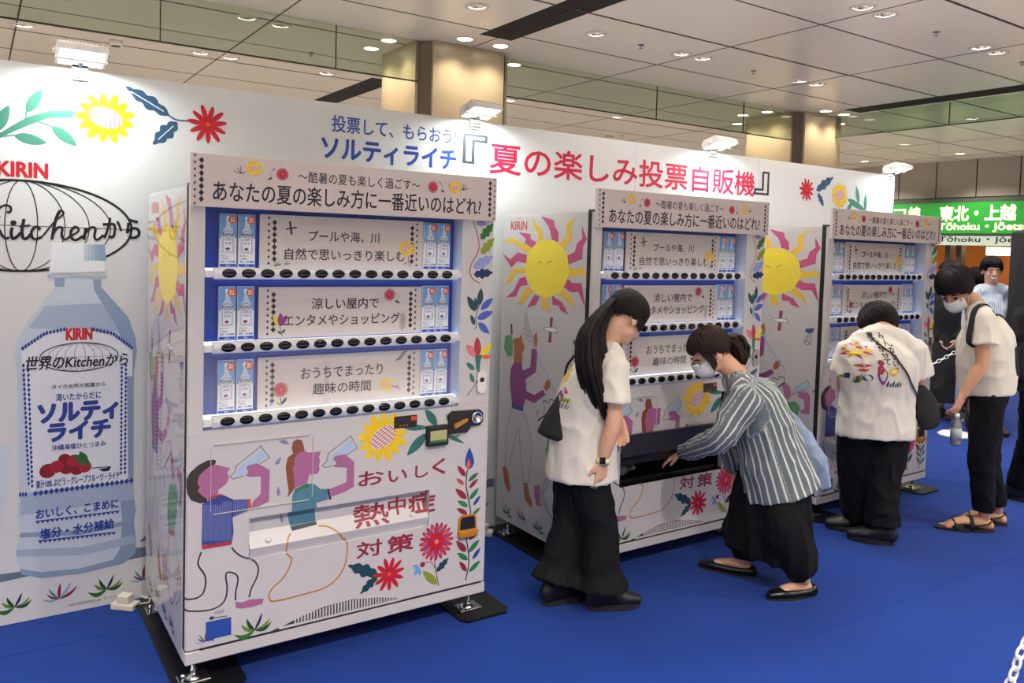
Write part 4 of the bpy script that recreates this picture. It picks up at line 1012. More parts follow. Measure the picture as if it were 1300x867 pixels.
    b = MB(); b.prism([(1082, 862), (1100, 868), (1142, 888), (1148, 898), (1138, 900), (1100, 886), (1080, 880)], -.026, -.010, lambda u, v, d: (u/1000, d, v/1000), 'amber'); b.build('return_lever', cu)
    b = MB(); b.bbox((.805, -.004, .885), (.911, .003, .935), 'black_steel', .002, 1); b.box((.882, -.0055, .914), (.906, -.004, .931), 'tag_red')
    for i in range(3): b.box((.83+i*.015, -.0052, .893), (.836+i*.015, -.004, .899), 'tag_red')
    b.build('price_display', root)
    b = MB(); b.bbox((.953, -.022, .795), (1.055, .003, .882), 'dark_plastic', .005); b.box((.965, -.024, .812), (1.043, -.0215, .862), 'screen_glow'); b.box((.965, -.0245, .812), (1.043, -.0235, .822), 'print_green'); b.build('bill_acceptor', root)
    b = MB(); q = [(1121, 385), (1135, 371), (1203, 371), (1217, 385), (1214, 455), (1200, 468), (1138, 468), (1124, 455)]
    b.prism([(u/1000, v/1000) for u, v in q], -.006, .003, lambda u, v, d: (u, d, v), 'amber'); b.prism([(1131, 405), (1207, 405), (1205, 450), (1197, 460), (1142, 460), (1133, 450)], -.0075, -.006, lambda u, v, d: (u/1000, d, v/1000), 'dark_plastic'); b.bbox((1.121, -.022, .371), (1.217, .0, .405), 'amber', .008); b.build('coin_return_cup', root)
    b = MB(); q = [(1198, 1018), (1210, 1004), (1232, 1004), (1243, 1018), (1243, 1092), (1232, 1104), (1210, 1104), (1198, 1092)]
    b.prism([(u/1000, v/1000) for u, v in q], -.010, .003, lambda u, v, d: (u, d, v), 'chrome'); b.lathe([(.011, 0), (.011, .002)], 'dark_plastic', 16, Matrix.Translation((1.221, -.010, 1.062)) @ Matrix.Rotation(PI/2, 4, 'X')); b.build('door_lock', root)
    # vent grille, lens shaped
    b = MB(); lens = []
    up = [(306, 155), (360, 166), (430, 186), (520, 203), (640, 206), (740, 192), (823, 172), (860, 160)]
    b.prism([(u/1000, v/1000) for u, v in up]+[(.86, .156), (.306, .153)], -.0004, .004, lambda u, v, d: (u, d, v), 'seam')
    for i in range(36):
        x = .40+i*.0125; zt = .158+.046*max(0, 1-((x-.6)/.28)**2); b.box((x, -.004, .166), (x+.0065, 0, max(zt, .168)), 'white_panel')
    b.box((.34, -.004, .1555), (.86, 0, .164), 'white_panel'); b.build('vent_grille', root)
    # feet and floor plates
    for x in (.045, W_-.045):
        for y in (.07, D_-.07):
            b = MB(); b.lathe([(.03, .012), (.03, .018), (.012, .03), (.009, .032), (.009, ZB)], 'chrome', 14, Matrix.Translation((x, y, 0))); b.bbox((x-.055, y-.04, .012), (x+.055, y+.04, .019), 'chrome', .003, 1); b.lathe([(.008, .019), (.008, .045)], 'chrome', 8, Matrix.Translation((x-.04, y-.015, 0))); b.lathe([(.013, .04), (.013, .05)], 'chrome', 6, Matrix.Translation((x, y, .0))); b.build('levelling_foot', root)
    for x0, x1 in ((-.03, .215), (1.135, 1.385)):
        b = MB(); q = [(x0, -.02), (x0+.025, -.05), (x1-.025, -.05), (x1, -.02), (x1, D_+.07), (x0, D_+.07)]
        b.prism(q, .0005, .012, lambda u, v, d: (u, v, d), 'black_steel'); b.build('floor_plate', root)
glassy('display_glass', 'FFFFFF', 1.0, .01); M('card_white', 'E6E9EF', .35)
m1 = build_body(); build_parts(m1)
POS = ((0, 0, 0), (1.8695, .044, 0), (3.721, .039, 0))
LBL = ('white printed vending machine nearest the camera, standing below the large bottle picture', 'middle vending machine with its dark dispensing flap lifted open and a hand reaching in', 'farthest vending machine, partly behind a person in a white T-shirt and black trousers')
ms = [m1, copy_tree(m1), copy_tree(m1)]
for o, p_, l_ in zip(ms, POS, LBL): o.location = p_; o['label'] = l_
build_door(m1, False); build_door(ms[1], True)
for ch in list(m1.children):
    if ch.name.split('.')[0] in ('door', 'dispensing_flap'): copy_tree(ch, ms[2])
ms[2].rotation_euler.z = .009
# bottles lying in the open tray
M('bottle_clear', 'A5ABAF', .2, trans=.5); M('bottle_label', 'AEB3BA', .45); M('cap_white', 'E2E4E6', .35)
for i, (x, y, rz) in enumerate(((.335, .15, .06), (.235, .06, -.1))):
    if i: continue
    t = thing('drink_bottle', (POS[1][0]+x, POS[1][1]+y, .480), 'clear drink bottle lying in the dispensing tray of the middle machine', 'bottle', rz=rz)
    b = MB(); R_ = Matrix.Rotation(PI/2, 4, 'Y') @ Matrix.Rotation(0, 4, 'X')
    b.lathe([(.0, -.1), (.028, -.1), (.031, -.09), (.031, .05), (.026, .075), (.013, .1), (.012, .11)], 'bottle_clear', 18, R_); b.build('bottle_body', t)
    b = MB(); b.lathe([(.0315, -.06), (.0315, .04)], 'bottle_label', 18, R_); b.build('bottle_label', t)
    b = MB(); b.lathe([(.014, .108), (.014, .127), (.0, .127)], 'cap_white', 14, R_); b.build('bottle_cap', t)
# ================= joints of the people (metres) =================
JT = {
'W1': dict(pelvis=(1.721, -0.086, 0.707), waist=(1.736, -0.09, 0.836), chest=(1.754, -0.116, 1.013), neck=(1.806, -0.141, 1.194), head=(1.892, -0.19, 1.336), shR=(1.746, -0.285, 1.126), elR=(1.724, -0.308, 0.87), wrR=(1.699, -0.277, 0.707), hdR=(1.693, -0.269, 0.566), shL=(1.834, -0.019, 1.114), elL=(1.897, -0.049, 0.908), wrL=(1.927, -0.121, 0.842), hdL=(1.929, -0.152, 0.743), anR=(1.767, -0.229, 0.09), toR=(1.897, -0.276, 0.02), anL=(1.617, -0.073, 0.09), toL=(1.77, -0.085, 0.02)),
'W2': dict(pelvis=(2.655, -0.463, 0.604), waist=(2.626, -0.437, 0.72), chest=(2.565, -0.384, 0.927), neck=(2.503, -0.337, 1.042), head=(2.384, -0.25, 1.158), shL=(2.403, -0.479, 0.965), elL=(2.308, -0.414, 0.773), wrL=(2.487, 0.0, 0.584), hdL=(2.456, 0.1, 0.518), shR=(2.649, -0.224, 0.925), elR=(2.651, -0.168, 0.666), wrR=(2.654, -0.226, 0.514), hdR=(2.654, -0.232, 0.412), anL=(2.708, -0.619, 0.08), toL=(2.564, -0.566, 0.01), anR=(2.654, -0.295, 0.08), toR=(2.559, -0.136, 0.01)),
'P3': dict(pelvis=(3.73, -0.322, 0.719), waist=(3.734, -0.317, 0.848), chest=(3.709, -0.337, 1.054), neck=(3.754, -0.309, 1.224), head=(3.821, -0.256, 1.253), shL=(3.595, -0.233, 1.106), elL=(3.606, -0.18, 0.904), wrL=(3.816, -0.114, 0.719), hdL=(3.921, -0.09, 0.681), shR=(3.867, -0.439, 1.119), elR=(3.956, -0.438, 0.911), wrR=(4.068, -0.306, 0.733), hdR=(4.124, -0.251, 0.669), anR=(3.731, -0.395, 0.09), toR=(3.685, -0.324, 0.02), anL=(3.8, -0.2, 0.09), toL=(3.754, -0.15, 0.02)),
'M4': dict(pelvis=(4.46, -0.587, 0.846), waist=(4.452, -0.574, 0.988), chest=(4.445, -0.557, 1.202), neck=(4.409, -0.524, 1.362), head=(4.295, -0.441, 1.477), shL=(4.242, -0.631, 1.314), elL=(4.224, -0.658, 1.051), wrL=(4.149, -0.595, 0.862), hdL=(4.115, -0.577, 0.77), shR=(4.592, -0.433, 1.297), elR=(4.653, -0.441, 1.032), wrR=(4.595, -0.438, 0.811), hdR=(4.579, -0.433, 0.711), anL=(4.49, -0.595, 0.09), toL=(4.321, -0.449, 0.02), anR=(4.693, -0.573, 0.09), toR=(4.574, -0.424, 0.02)),
'P5': dict(pelvis=(5.32, -0.488, 0.859), waist=(5.325, -0.481, 1.029), chest=(5.33, -0.47, 1.294), neck=(5.339, -0.462, 1.549), head=(5.357, -0.466, 1.687), shR=(5.135, -0.572, 1.451), elR=(5.121, -0.602, 1.182), wrR=(5.163, -0.642, 0.965), hdR=(5.189, -0.665, 0.854), shL=(5.532, -0.356, 1.445), elL=(5.562, -0.369, 1.142), wrL=(5.608, -0.413, 0.906), hdL=(5.626, -0.432, 0.785), anR=(5.386, -0.382, 0.09), toR=(5.449, -0.523, 0.02), anL=(5.744, -0.359, 0.09), toL=(5.89, -0.476, 0.02)),
'BG': dict(pelvis=(7.423, 0.839, 0.665), waist=(7.423, 0.849, 0.831), chest=(7.436, 0.857, 1.132), neck=(7.462, 0.855, 1.404), head=(7.447, 0.85, 1.563), shR=(7.324, 0.943, 1.324), elR=(7.286, 0.952, 1.036), wrR=(7.271, 0.886, 0.757), hdR=(7.283, 0.872, 0.646), shL=(7.638, 0.77, 1.348), elL=(7.649, 0.709, 1.049), wrL=(7.558, 0.695, 0.768), hdL=(7.545, 0.698, 0.677), anR=(7.335, 0.887, 0.09), toR=(7.253, 0.738, 0.02), anL=(7.511, 0.791, 0.09), toL=(7.429, 0.642, 0.02)),
'DK': dict(pelvis=(7.703, 1.32, 0.762), waist=(7.703, 1.329, 0.923), chest=(7.69, 1.35, 1.149), neck=(7.691, 1.363, 1.375), head=(7.684, 1.375, 1.52), shR=(7.696, 1.236, 1.318), elR=(7.722, 1.203, 1.056), wrR=(7.604, 1.21, 0.843), hdR=(7.565, 1.233, 0.778), shL=(7.683, 1.485, 1.302), elL=(7.662, 1.483, 1.032), wrL=(7.609, 1.386, 0.823), hdL=(7.586, 1.339, 0.765), anR=(7.707, 1.24, 0.09), toR=(7.877, 1.249, 0.02), anL=(7.699, 1.4, 0.09), toL=(7.869, 1.409, 0.02)),
'BK': dict(pelvis=(8.267, 1.362, 0.732), waist=(8.267, 1.372, 0.9), chest=(8.267, 1.383, 1.11), neck=(8.268, 1.396, 1.337), head=(8.268, 1.402, 1.455), shR=(8.142, 1.476, 1.266), elR=(8.127, 1.472, 1.021), wrR=(8.155, 1.44, 0.77), hdR=(8.169, 1.425, 0.678), shL=(8.394, 1.308, 1.275), elL=(8.407, 1.285, 1.031), wrL=(8.379, 1.29, 0.778), hdL=(8.365, 1.294, 0.685), anR=(8.184, 1.417, 0.09), toR=(8.089, 1.276, 0.02), anL=(8.35, 1.307, 0.09), toL=(8.256, 1.165, 0.02)),
}
# ================= people =================
from mathutils.bvhtree import BVHTree
V3 = Vector
M('skin', 'D9A98C', .5, noise_amt=.05, noise_scale=12); M('skin_tan', 'CC9A78', .5, noise_amt=.05, noise_scale=12)
M('hair_dark', '16100F', .55, spec=.25, noise_amt=.5, noise_scale=30, bump=.5, stretch=(6, 6, .7)); M('hair_brown', '2E1C16', .55, spec=.3, noise_amt=.5, noise_scale=30, bump=.5, stretch=(6, 6, .7))
M('shirt_white', 'DDD8CE', .85, sheen=.2, bump=.12, noise_scale=220); M('shirt_cream', 'DCD6C8', .85, sheen=.2, bump=.12, noise_scale=220)
M('trouser_black', '0E0E11', .85, spec=.25, noise_amt=.3, noise_scale=14); M('skirt_black', '0C0C0E', .8, spec=.25, noise_amt=.3, noise_scale=10); M('cloth_charcoal', '1C1B20', .9, noise_amt=.3, noise_scale=10); M('cloth_black', '141316', .85, noise_amt=.3, noise_scale=16)
M('shoe_black', '131315', .5); M('leather_black', '0F0F10', .3); M('sole_dark', '1E1C1A', .7); M('shoe_grey', '6A6863', .7); M('sole_light', 'C8C6C0', .6)
M('mask_white', 'E6E7EA', .8); M('strap_black', '101012', .7); M('bag_black', '17171A', .75, noise_amt=.3, noise_scale=30); M('watch_face', '0B0C10', .1); M('watch_band', 'D8C9B4', .6); M('metal_grey', '8C8C90', .3, metal=1); M('eye_dark', '120C0A', .2); M('lip', 'B86A60', .5); M('teeth', 'EDEAE4', .4)
M('bag_floral', '8FA2BF', .85, noise_amt=.55, noise_scale=24); M('shirt_paleblue', 'C3D0E0', .85)
def stripe_mat(name, ca, cb, cc, period, duty):
    m = bpy.data.materials.new(name); m.use_nodes = True; nt = m.node_tree; b = nt.nodes['Principled BSDF']; b.inputs['Roughness'].default_value = .85; b.inputs['Sheen Weight'].default_value = .15
    at = nt.nodes.new('ShaderNodeAttribute'); at.attribute_name = 'stripe'
    mu = nt.nodes.new('ShaderNodeMath'); mu.operation = 'MULTIPLY'; mu.inputs[1].default_value = 1/period
    fr = nt.nodes.new('ShaderNodeMath'); fr.operation = 'FRACT'; cr = nt.nodes.new('ShaderNodeValToRGB')
    cr.color_ramp.interpolation = 'CONSTANT'; e = cr.color_ramp.elements; e[0].color = lin(ca); e[1].position = duty; e[1].color = lin(cb)
    if cc:
        for pos, col in ((.50, cc), (.54, ca), (.60, cc), (.64, ca)):
            pass
    nt.links.new(at.outputs['Fac'], mu.inputs[0]); nt.links.new(mu.outputs[0], fr.inputs[0]); nt.links.new(fr.outputs[0], cr.inputs[0]); nt.links.new(cr.outputs[0], b.inputs['Base Color'])
    MATS[name] = m
stripe_mat('shirt_stripe', '5F6B70', 'C9CDC8', None, .034, .74); stripe_mat('shirt_finestripe', 'D3DDE8', '8FA5C4', None, .022, .62)

def cat(P, k=5):
    Q = []
    n = len(P)
    for i in range(n-1):
        a, b, c, d = P[max(i-1, 0)], P[i], P[i+1], P[min(i+2, n-1)]
        for j in range(k):
            t = j/k; Q.append(0.5*((2*b)+(c-a)*t+(2*a-5*b+4*c-d)*t*t+(3*b-a-3*c+d)*t**3))
    Q.append(P[-1]); return Q
class Blob:
    """limbs and garments as swept elliptical volumes, merged into one continuous skin"""
    def __init__(s): s.bm = bmesh.new(); s.axes = []
    def sweep(s, pts, rads, side=None, n=18, k=5, round_caps=(True, True), stripe=None):
        P = cat([V3(p) for p in pts], k)
        R = cat([V3((r if hasattr(r, '__len__') else (r, r))) for r in rads], k)
        R = [(max(r[0], .001), max(r[1], .001)) for r in R]
        if round_caps[0]:
            t = (P[0]-P[1]).normalized(); r0 = R[0]; h = min(r0)*.8
            ext = [(P[0]+t*(h*math.sin(a)), (r0[0]*math.cos(a), r0[1]*math.cos(a))) for a in (1.35, 1.0, .6, .3)]
            P = [e[0] for e in ext]+P; R = [e[1] for e in ext]+R
        if round_caps[1]:
            t = (P[-1]-P[-2]).normalized(); r0 = R[-1]; h = min(r0)*.8
            ext = [(P[-1]+t*(h*math.sin(a)), (r0[0]*math.cos(a), r0[1]*math.cos(a))) for a in (.3, .6, 1.0, 1.35)]
            P = P+[e[0] for e in ext]; R = R+[e[1] for e in ext]
        N = len(P); rings = []; prev = None; fr = []
        for i in range(N):
            t = (P[min(i+1, N-1)]-P[max(i-1, 0)]).normalized()
            ref = V3(side) if side is not None else (prev if prev is not None else (V3((0, 0, 1)) if abs(t.z) < .8 else V3((1, 0, 0))))
            a = ref-t*ref.dot(t)
            if a.length < 1e-4: a = t.orthogonal()
            a.normalize(); b = t.cross(a); prev = a; fr.append((a, b))
            rings.append([s.bm.verts.new(P[i]+a*(R[i][0]*math.cos(2*PI*q/n))+b*(R[i][1]*math.sin(2*PI*q/n))) for q in range(n)])
        for i in range(N-1):
            for q in range(n): s.bm.faces.new((rings[i][q], rings[i][(q+1) % n], rings[i+1][(q+1) % n], rings[i+1][q]))
        s.bm.faces.new(rings[0][::-1]); s.bm.faces.new(rings[-1])
        s.axes.append((P, R, fr, stripe))
        return s
    def ball(s, c, r, rot=None):
        mt = Matrix.Translation(V3(c)) @ (rot.to_4x4() if rot else Matrix()) @ Matrix.Diagonal((*r, 1))
        bmesh.ops.create_uvsphere(s.bm, u_segments=20, v_segments=14, radius=1, matrix=mt); return s
    def build(s, name, mat, root, voxel=.007, smooth=3, fold=None, stripes=False, label=None, keep=None):
        bmesh.ops.recalc_face_normals(s.bm, faces=s.bm.faces[:])
        me = bpy.data.meshes.new(name); s.bm.to_mesh(me); s.bm.free()
        o = bpy.data.objects.new(name, me); COL.objects.link(o)
        md = o.modifiers.new('r', 'REMESH'); md.mode = 'VOXEL'; md.voxel_size = voxel
        sm = o.modifiers.new('s', 'SMOOTH'); sm.factor = .5; sm.iterations = smooth
        bpy.context.view_layer.update()
        m2 = bpy.data.meshes.new_from_object(o.evaluated_get(bpy.context.evaluated_depsgraph_get()))
        o.modifiers.clear(); o.data = m2; bpy.data.meshes.remove(me); m2.name = name
        if fold:
            nrm = [v.normal.copy() for v in m2.vertices]
            for v, nn in zip(m2.vertices, nrm):
                d = fold(v.co, nn)
                v.co += nn*d if not isinstance(d, Vector) else d
        if stripes:
            at = m2.attributes.new('stripe', 'FLOAT', 'POINT'); segs = [(P, R, fr, st) for P, R, fr, st in s.axes if st is not None]
            from mathutils.kdtree import KDTree
            kd = KDTree(sum(len(a[0]) for a in segs)); idx = []
            for si, a in enumerate(segs):
                for pi, q in enumerate(a[0]): kd.insert(q, len(idx)); idx.append((si, pi))
            kd.balance(); vals = []
            for v in m2.vertices:
                best = None
                for co, ii, dd in kd.find_n(v.co, 10):
                    si, pi = idx[ii]; P, R, fr, st = segs[si]; a, b = fr[pi]; d = v.co-P[pi]; x, y = d.dot(a), d.dot(b)
                    q = math.hypot(x/R[pi][0], y/R[pi][1]); t = d.dot(a.cross(b))
                    e = abs(q-1)+abs(t)*6
                    if best is None or e < best[0]: best = (e, math.atan2(y/R[pi][1], x/R[pi][0])*st)
                vals.append(best[1]+5)
            at.data.foreach_set('value', vals)
        m2.materials.clear(); m2.materials.append(MATS[mat]); m2.polygons.foreach_set('use_smooth', [True]*len(m2.polygons)); m2.update()
        fin(o, root)
        if label: o['label'] = label
        return o
def fin(o, root):
    m = Matrix.Translation(-root.matrix_world.translation) if root.parent is None else None
    loc = V3(root.location) if root.type == 'EMPTY' else V3(root['anchor'])
    o.data.transform(Matrix.Translation(-loc)); o.parent = root
    if root.type != 'EMPTY': pass
def wrinkle(amp, f=(14, 14, 6), seed=0):
    def g(p, n):
        q = V3((p.x*f[0]+seed, p.y*f[1], p.z*f[2])); a = noise.noise(q); b = noise.noise(q*2.1+V3((7, 3, 1)))
        r = 1-min(1, abs(a)*2.2); return amp*(r*r*1.3-.55+b*.6)
    return g
def frame(f, up):
    f = V3(f).normalized(); r = f.cross(V3(up)).normalized(); u = r.cross(f)
    return Matrix((r, f, u)).transposed()      # columns: right, forward, up
def head_skin(bl, H, Rm, k=1.0):
    g = lambda x, y, z: V3(H)+Rm @ V3((x*k, y*k, z*k))
    for c, r in (((0, -.012, .02), (.074, .092, .092)), ((0, .028, -.032), (.060, .062, .082)), ((0, .05, -.093), (.034, .034, .024)), ((0, .02, -.06), (.056, .056, .05)), ((.078, -.008, -.018), (.011, .019, .031)), ((-.078, -.008, -.018), (.011, .019, .031)), ((0, .080, -.068), (.021, .012, .011)), ((0, .062, .014), (.05, .026, .018)), ((.034, .062, -.038), (.022, .02, .022)), ((-.034, .062, -.038), (.022, .02, .022))):
        bl.ball(g(*c), [q*k for q in r], Rm)
    bl.sweep([g(0, .082, .004), g(0, .096, -.02), g(0, .106, -.038)], [.008*k, .010*k, .013*k], n=10, k=3)
    for sx in (-1, 1): bl.ball(g(sx*.011, .094, -.04), (.009*k, .009*k, .008*k), Rm)
    return g
def face_parts(root, body, g, Rm, k, hairm, smile=False):
    for sx in (-1, 1):
        b = MB(); b.ball(g(sx*.031, .0835, -.012), (.013*k, .007*k, (.003 if smile else .0065)*k), 'eye_dark', 12, 8, Rm.to_4x4()); o = b.build('eye', None); fin(o, root)
        b = MB(); b.tube([g(sx*.014, .0905, .010), g(sx*.032, .089, .015), g(sx*.050, .079, .009)], [.0035*k, .004*k, .002*k], hairm, 8); o = b.build('eyebrow', None); fin(o, root)
    b = MB()
    if smile:
        b.tube([g(-.027, .0825, -.062), g(-.012, .0915, -.071), g(.012, .0915, -.071), g(.027, .0825, -.062)], [.003*k, .006*k, .006*k, .003*k], 'teeth', 8)
        b.tube([g(-.027, .0825, -.066), g(0, .0925, -.079), g(.027, .0825, -.066)], [.002*k, .004*k, .002*k], 'lip', 8)
    else:
        b.tube([g(-.022, .085, -.067), g(0, .0925, -.069), g(.022, .085, -.067)], [.002*k, .0045*k, .002*k], 'lip', 8)
    o = b.build('mouth', None); fin(o, root)
def hair_mesh(root, H, Rm, k, mat, cuts, scale=1.0, rough=.004, nlocks=150, seed=1, extra=None, lock_r=.0062):
    """cuts: hairline elevation in degrees at the front, side and back"""
    rnd = random.Random(seed); b = MB(); front, sidec, back = cuts
    rad = V3((.0855, .106, .104))*scale*k; cen = V3((0, -.013, .024))*k
    def cut(az):
        return cut0(az)+5.5*noise.noise(V3((az*5.5, seed*3.3, 0)))
    def cut0(az):
        a = abs(az)
        if a < .65: return front
        if a < 1.35: t = (a-.65)/.7; t = t*t*(3-2*t); return front+(sidec-front)*t
        t = min(1, (a-1.35)/1.1); return sidec+(back-sidec)*t
    def pos(az, el, mul=1.0):
        d = V3((math.sin(az)*math.cos(el), math.cos(az)*math.cos(el), math.sin(el)))
        return V3(H)+Rm @ (cen+V3((d.x*rad.x, d.y*rad.y, d.z*rad.z))*mul)
    nu, nv = 56, 34; vs_ = []
    for j in range(nv+1):
        el = PI/2-PI*j/nv
        for i in range(nu):
            az = -PI+2*PI*i/nu; c = math.radians(cut(az)); t = (el-c)/math.radians(10)
            t = max(0, min(1, t+.5)); t = t*t*(3-2*t); mul = .80+.20*t
            mul += rough*8*noise.noise(V3((az*3.2, el*1.2, seed)))*t*.5
            vs_.append(pos(az, el, mul))
    fs = [(j*nu+i, j*nu+(i+1) % nu, (j+1)*nu+(i+1) % nu, (j+1)*nu+i) for j in range(nv) for i in range(nu)]
    b.add(vs_, fs, mat, True)
    for q in range(nlocks*3):
        az = rnd.uniform(-PI, PI); e0 = math.radians(rnd.uniform(20, 80)); e1 = math.radians(cut(az)-rnd.uniform(-3, 12)); daz = rnd.uniform(-.12, .12)
        if e1 > e0-.15: continue
        pts = []; rr = []
        for s_ in range(6):
            t = s_/5; pts.append(pos(az+daz*t, e0+(e1-e0)*t, 1.0+.012*math.sin(PI*t)+rnd.uniform(0, rough*2))); rr.append(lock_r*k*(.35+.65*math.sin(PI*min(1, .15+t*.75)))*(1 if t < 1 else .3))
        b.tube(pts, [(x*1.3, x*.5) for x in rr], mat, 6)
    if extra: extra(b, lambda x, y, z: V3(H)+Rm @ V3((x*k, y*k, z*k)))
    o = b.build('hair', None); fin(o, root); return o
def hand(bl, wr, d, pn, curl=.35, k=1.0, flip=1, spread=1.0):
    wr = V3(wr); d = V3(d).normalized(); pn = V3(pn); pn = (pn-d*pn.dot(d)).normalized(); lat = d.cross(pn)*flip
    kn = wr+d*.082*k
    bl.sweep([wr-d*.01, wr+d*.03*k, kn], [(.023*k, .018*k), (.034*k, .015*k), (.037*k, .012*k)], side=lat, n=14)
    for off, L in ((-.028, .060), (-.0095, .073), (.0095, .069), (.027, .054)):
        p = kn+lat*off*k-d*.006; a = lat*(off*spread*3); dr = (d+a).normalized(); pts = [p]; ang = 0
        for seg, fr in enumerate((.45, .32, .26)):
            ang += curl*(1.0 if seg else .6); dd = dr*math.cos(ang)+pn*math.sin(ang); p = p+dd*(L*fr*k*1.05); pts.append(p)
        bl.sweep(pts, [.0092*k, .0088*k, .008*k, .0066*k], n=10, k=3)
    p = wr+d*.022*k-lat*.026*k; td = (d*.75-lat*.6+pn*.35).normalized(); q = p+td*.034*k; q2 = q+(td*.7+d*.5+pn*.25*curl).normalized()*.028*k
    bl.sweep([p, q, q2], [.0125*k, .0105*k, .0075*k], n=10, k=3)
def V(n, j): return V3(JT[n][j])
def person(n, label, f, up, k=1.0, skin='skin', arms='RL', curl=(.35, .35), palm=None, voxel=.006, legs=True, group=None, bare_feet=False, face=True, hairm='hair_dark', smile=False):
    J = {a: V3(b) for a, b in JT[n].items()}
    c = (J['anR']+J['anL'])/2
    root = thing('person', (c.x, c.y, 0), label, 'person', group)
    Rm = frame(f, up); bl = Blob(); sd = (J['shR']-J['shL']).normalized()
    g = head_skin(bl, J['head'], Rm, k)
    bl.sweep([J['chest'], J['neck'], g(0, -.03, -.05), g(0, -.015, .0)], [(.075*k, .06*k), (.056*k, .054*k), (.052*k, .054*k), (.05*k, .05*k)], side=sd, n=16)
    bl.sweep([J['pelvis'], J['waist'], J['chest'], J['neck']-V3((0, 0, .03))], [(.125*k, .085*k), (.105*k, .078*k), (.125*k, .085*k), (.06*k, .05*k)], side=sd)
    bl.sweep([J['shL'], (J['shL']+J['shR'])/2, J['shR']], [.048*k, .055*k, .048*k], n=14)
    for s_, cu in zip('RL', curl):
        sh, el, wr, hd = (J[q+s_] for q in ('sh', 'el', 'wr', 'hd'))
        bl.sweep([sh, sh.lerp(el, .5), el, el.lerp(wr, .35), wr], [.050*k, .043*k, .036*k, .037*k, (.022*k, .025*k)], n=16)
        pn = (palm or {}).get(s_, -sd if s_ == 'R' else sd)
        hand(bl, wr, hd-wr, pn, cu, k, 1 if s_ == 'R' else -1)
    if legs:
        fwd = V3((0, 0, 1)).cross(sd).normalized()*1.0
        for s_ in 'RL':
            hip = J['pelvis']+sd*(.085 if s_ == 'R' else -.085); an = J['an'+s_]; kn = J.get('kn'+s_) or (hip.lerp(an, .52)+(J['to'+s_]-an).normalized()*.03)
            bl.sweep([hip, hip.lerp(kn, .5), kn, kn.lerp(an, .35), an], [.078*k, .066*k, .049*k, .048*k, .032*k], n=16)
            fk = 1.0 if bare_feet else .72
            to = J['to'+s_]; heel = an-(to-an).normalized()*.035; heel.z = .035
            bl.sweep([heel, V3((an.x, an.y, .05)), an.lerp(to, .6)+V3((0, 0, .01)), V3((to.x, to.y, .022))], [(.028*k*fk, .026*k*fk), (.032*k*fk, .034*k), (.038*k*fk, .022*k*fk), (.034*k*fk, .013*k*fk)], side=V3((0, 0, 1)).cross(to-an).normalized(), n=14)
            if bare_feet:
                lt = V3((0, 0, 1)).cross(to-an).normalized(); dd = (to-an); dd.z = 0; dd.normalize()
                for i in range(5): q = V3((to.x, to.y, .02))+lt*(-.028+.014*i)*(1 if s_ == 'L' else -1)-dd*(.004*i); bl.sweep([q-dd*.01, q+dd*.022], [.0095-.0007*i, .008-.0007*i], n=8, k=2)
    o = bl.build('body', skin, root, voxel, 2)
    if face: face_parts(root, o, g, Rm, k, hairm, smile)
    return root, J, Rm, g, sd
def tee(root, J, sd, mat, hem, hem_r, waist_r, chest_r, sl=.55, slr=(.075, .085), amp=.007, name='shirt', stripes=False, voxel=.009, sleeves='RL', long=False, neck_r=.066, seed=0, sh_r=.062, hemc=None, k=1.0):
    bl = Blob(); hem = V3(hem); st = (lambda r: r) if stripes else (lambda r: None)
    bl.sweep([hem, J['waist'], J['chest'], J['neck']-(J['neck']-J['chest']).normalized()*.045], [hem_r, waist_r, chest_r, (.088*k, .068*k)], side=sd, n=26, round_caps=(False, True), stripe=st(chest_r[0]*.9))
    bl.sweep([J['neck']-(J['neck']-J['chest']).normalized()*.06, J['neck']+(J['neck']-J['chest']).normalized()*.006], [(.082*k, .07*k), (neck_r, neck_r*.95)], side=sd, n=20, round_caps=(False, False), stripe=st(.08))
    bl.sweep([J['shL']-V3((0, 0, .005)), J['shL'].lerp(J['neck'], .5), J['neck']-V3((0, 0, .03)), J['shR'].lerp(J['neck'], .5), J['shR']-V3((0, 0, .005))], [sh_r, sh_r*1.06, sh_r*1.1, sh_r*1.06, sh_r], n=18)
    for s_ in sleeves:
        sh, el, wr = J['sh'+s_], J['el'+s_], J['wr'+s_]
        if long: bl.sweep([sh, sh.lerp(el, .5), el, el.lerp(wr, .5), wr.lerp(el, .04)], [slr[0], slr[0]*.98, slr[0]*.84, slr[0]*.76, slr[1]], n=20, round_caps=(True, False), stripe=st(slr[0]*.95))
        else: bl.sweep([sh, sh.lerp(el, sl*.5), sh.lerp(el, sl)], [slr[0]*.95, slr[0], slr[1]], n=20, round_caps=(True, False), stripe=st(slr[0]))
    return bl.build(name, mat, root, voxel, 3, wrinkle(amp, (11, 11, 5), seed), stripes)
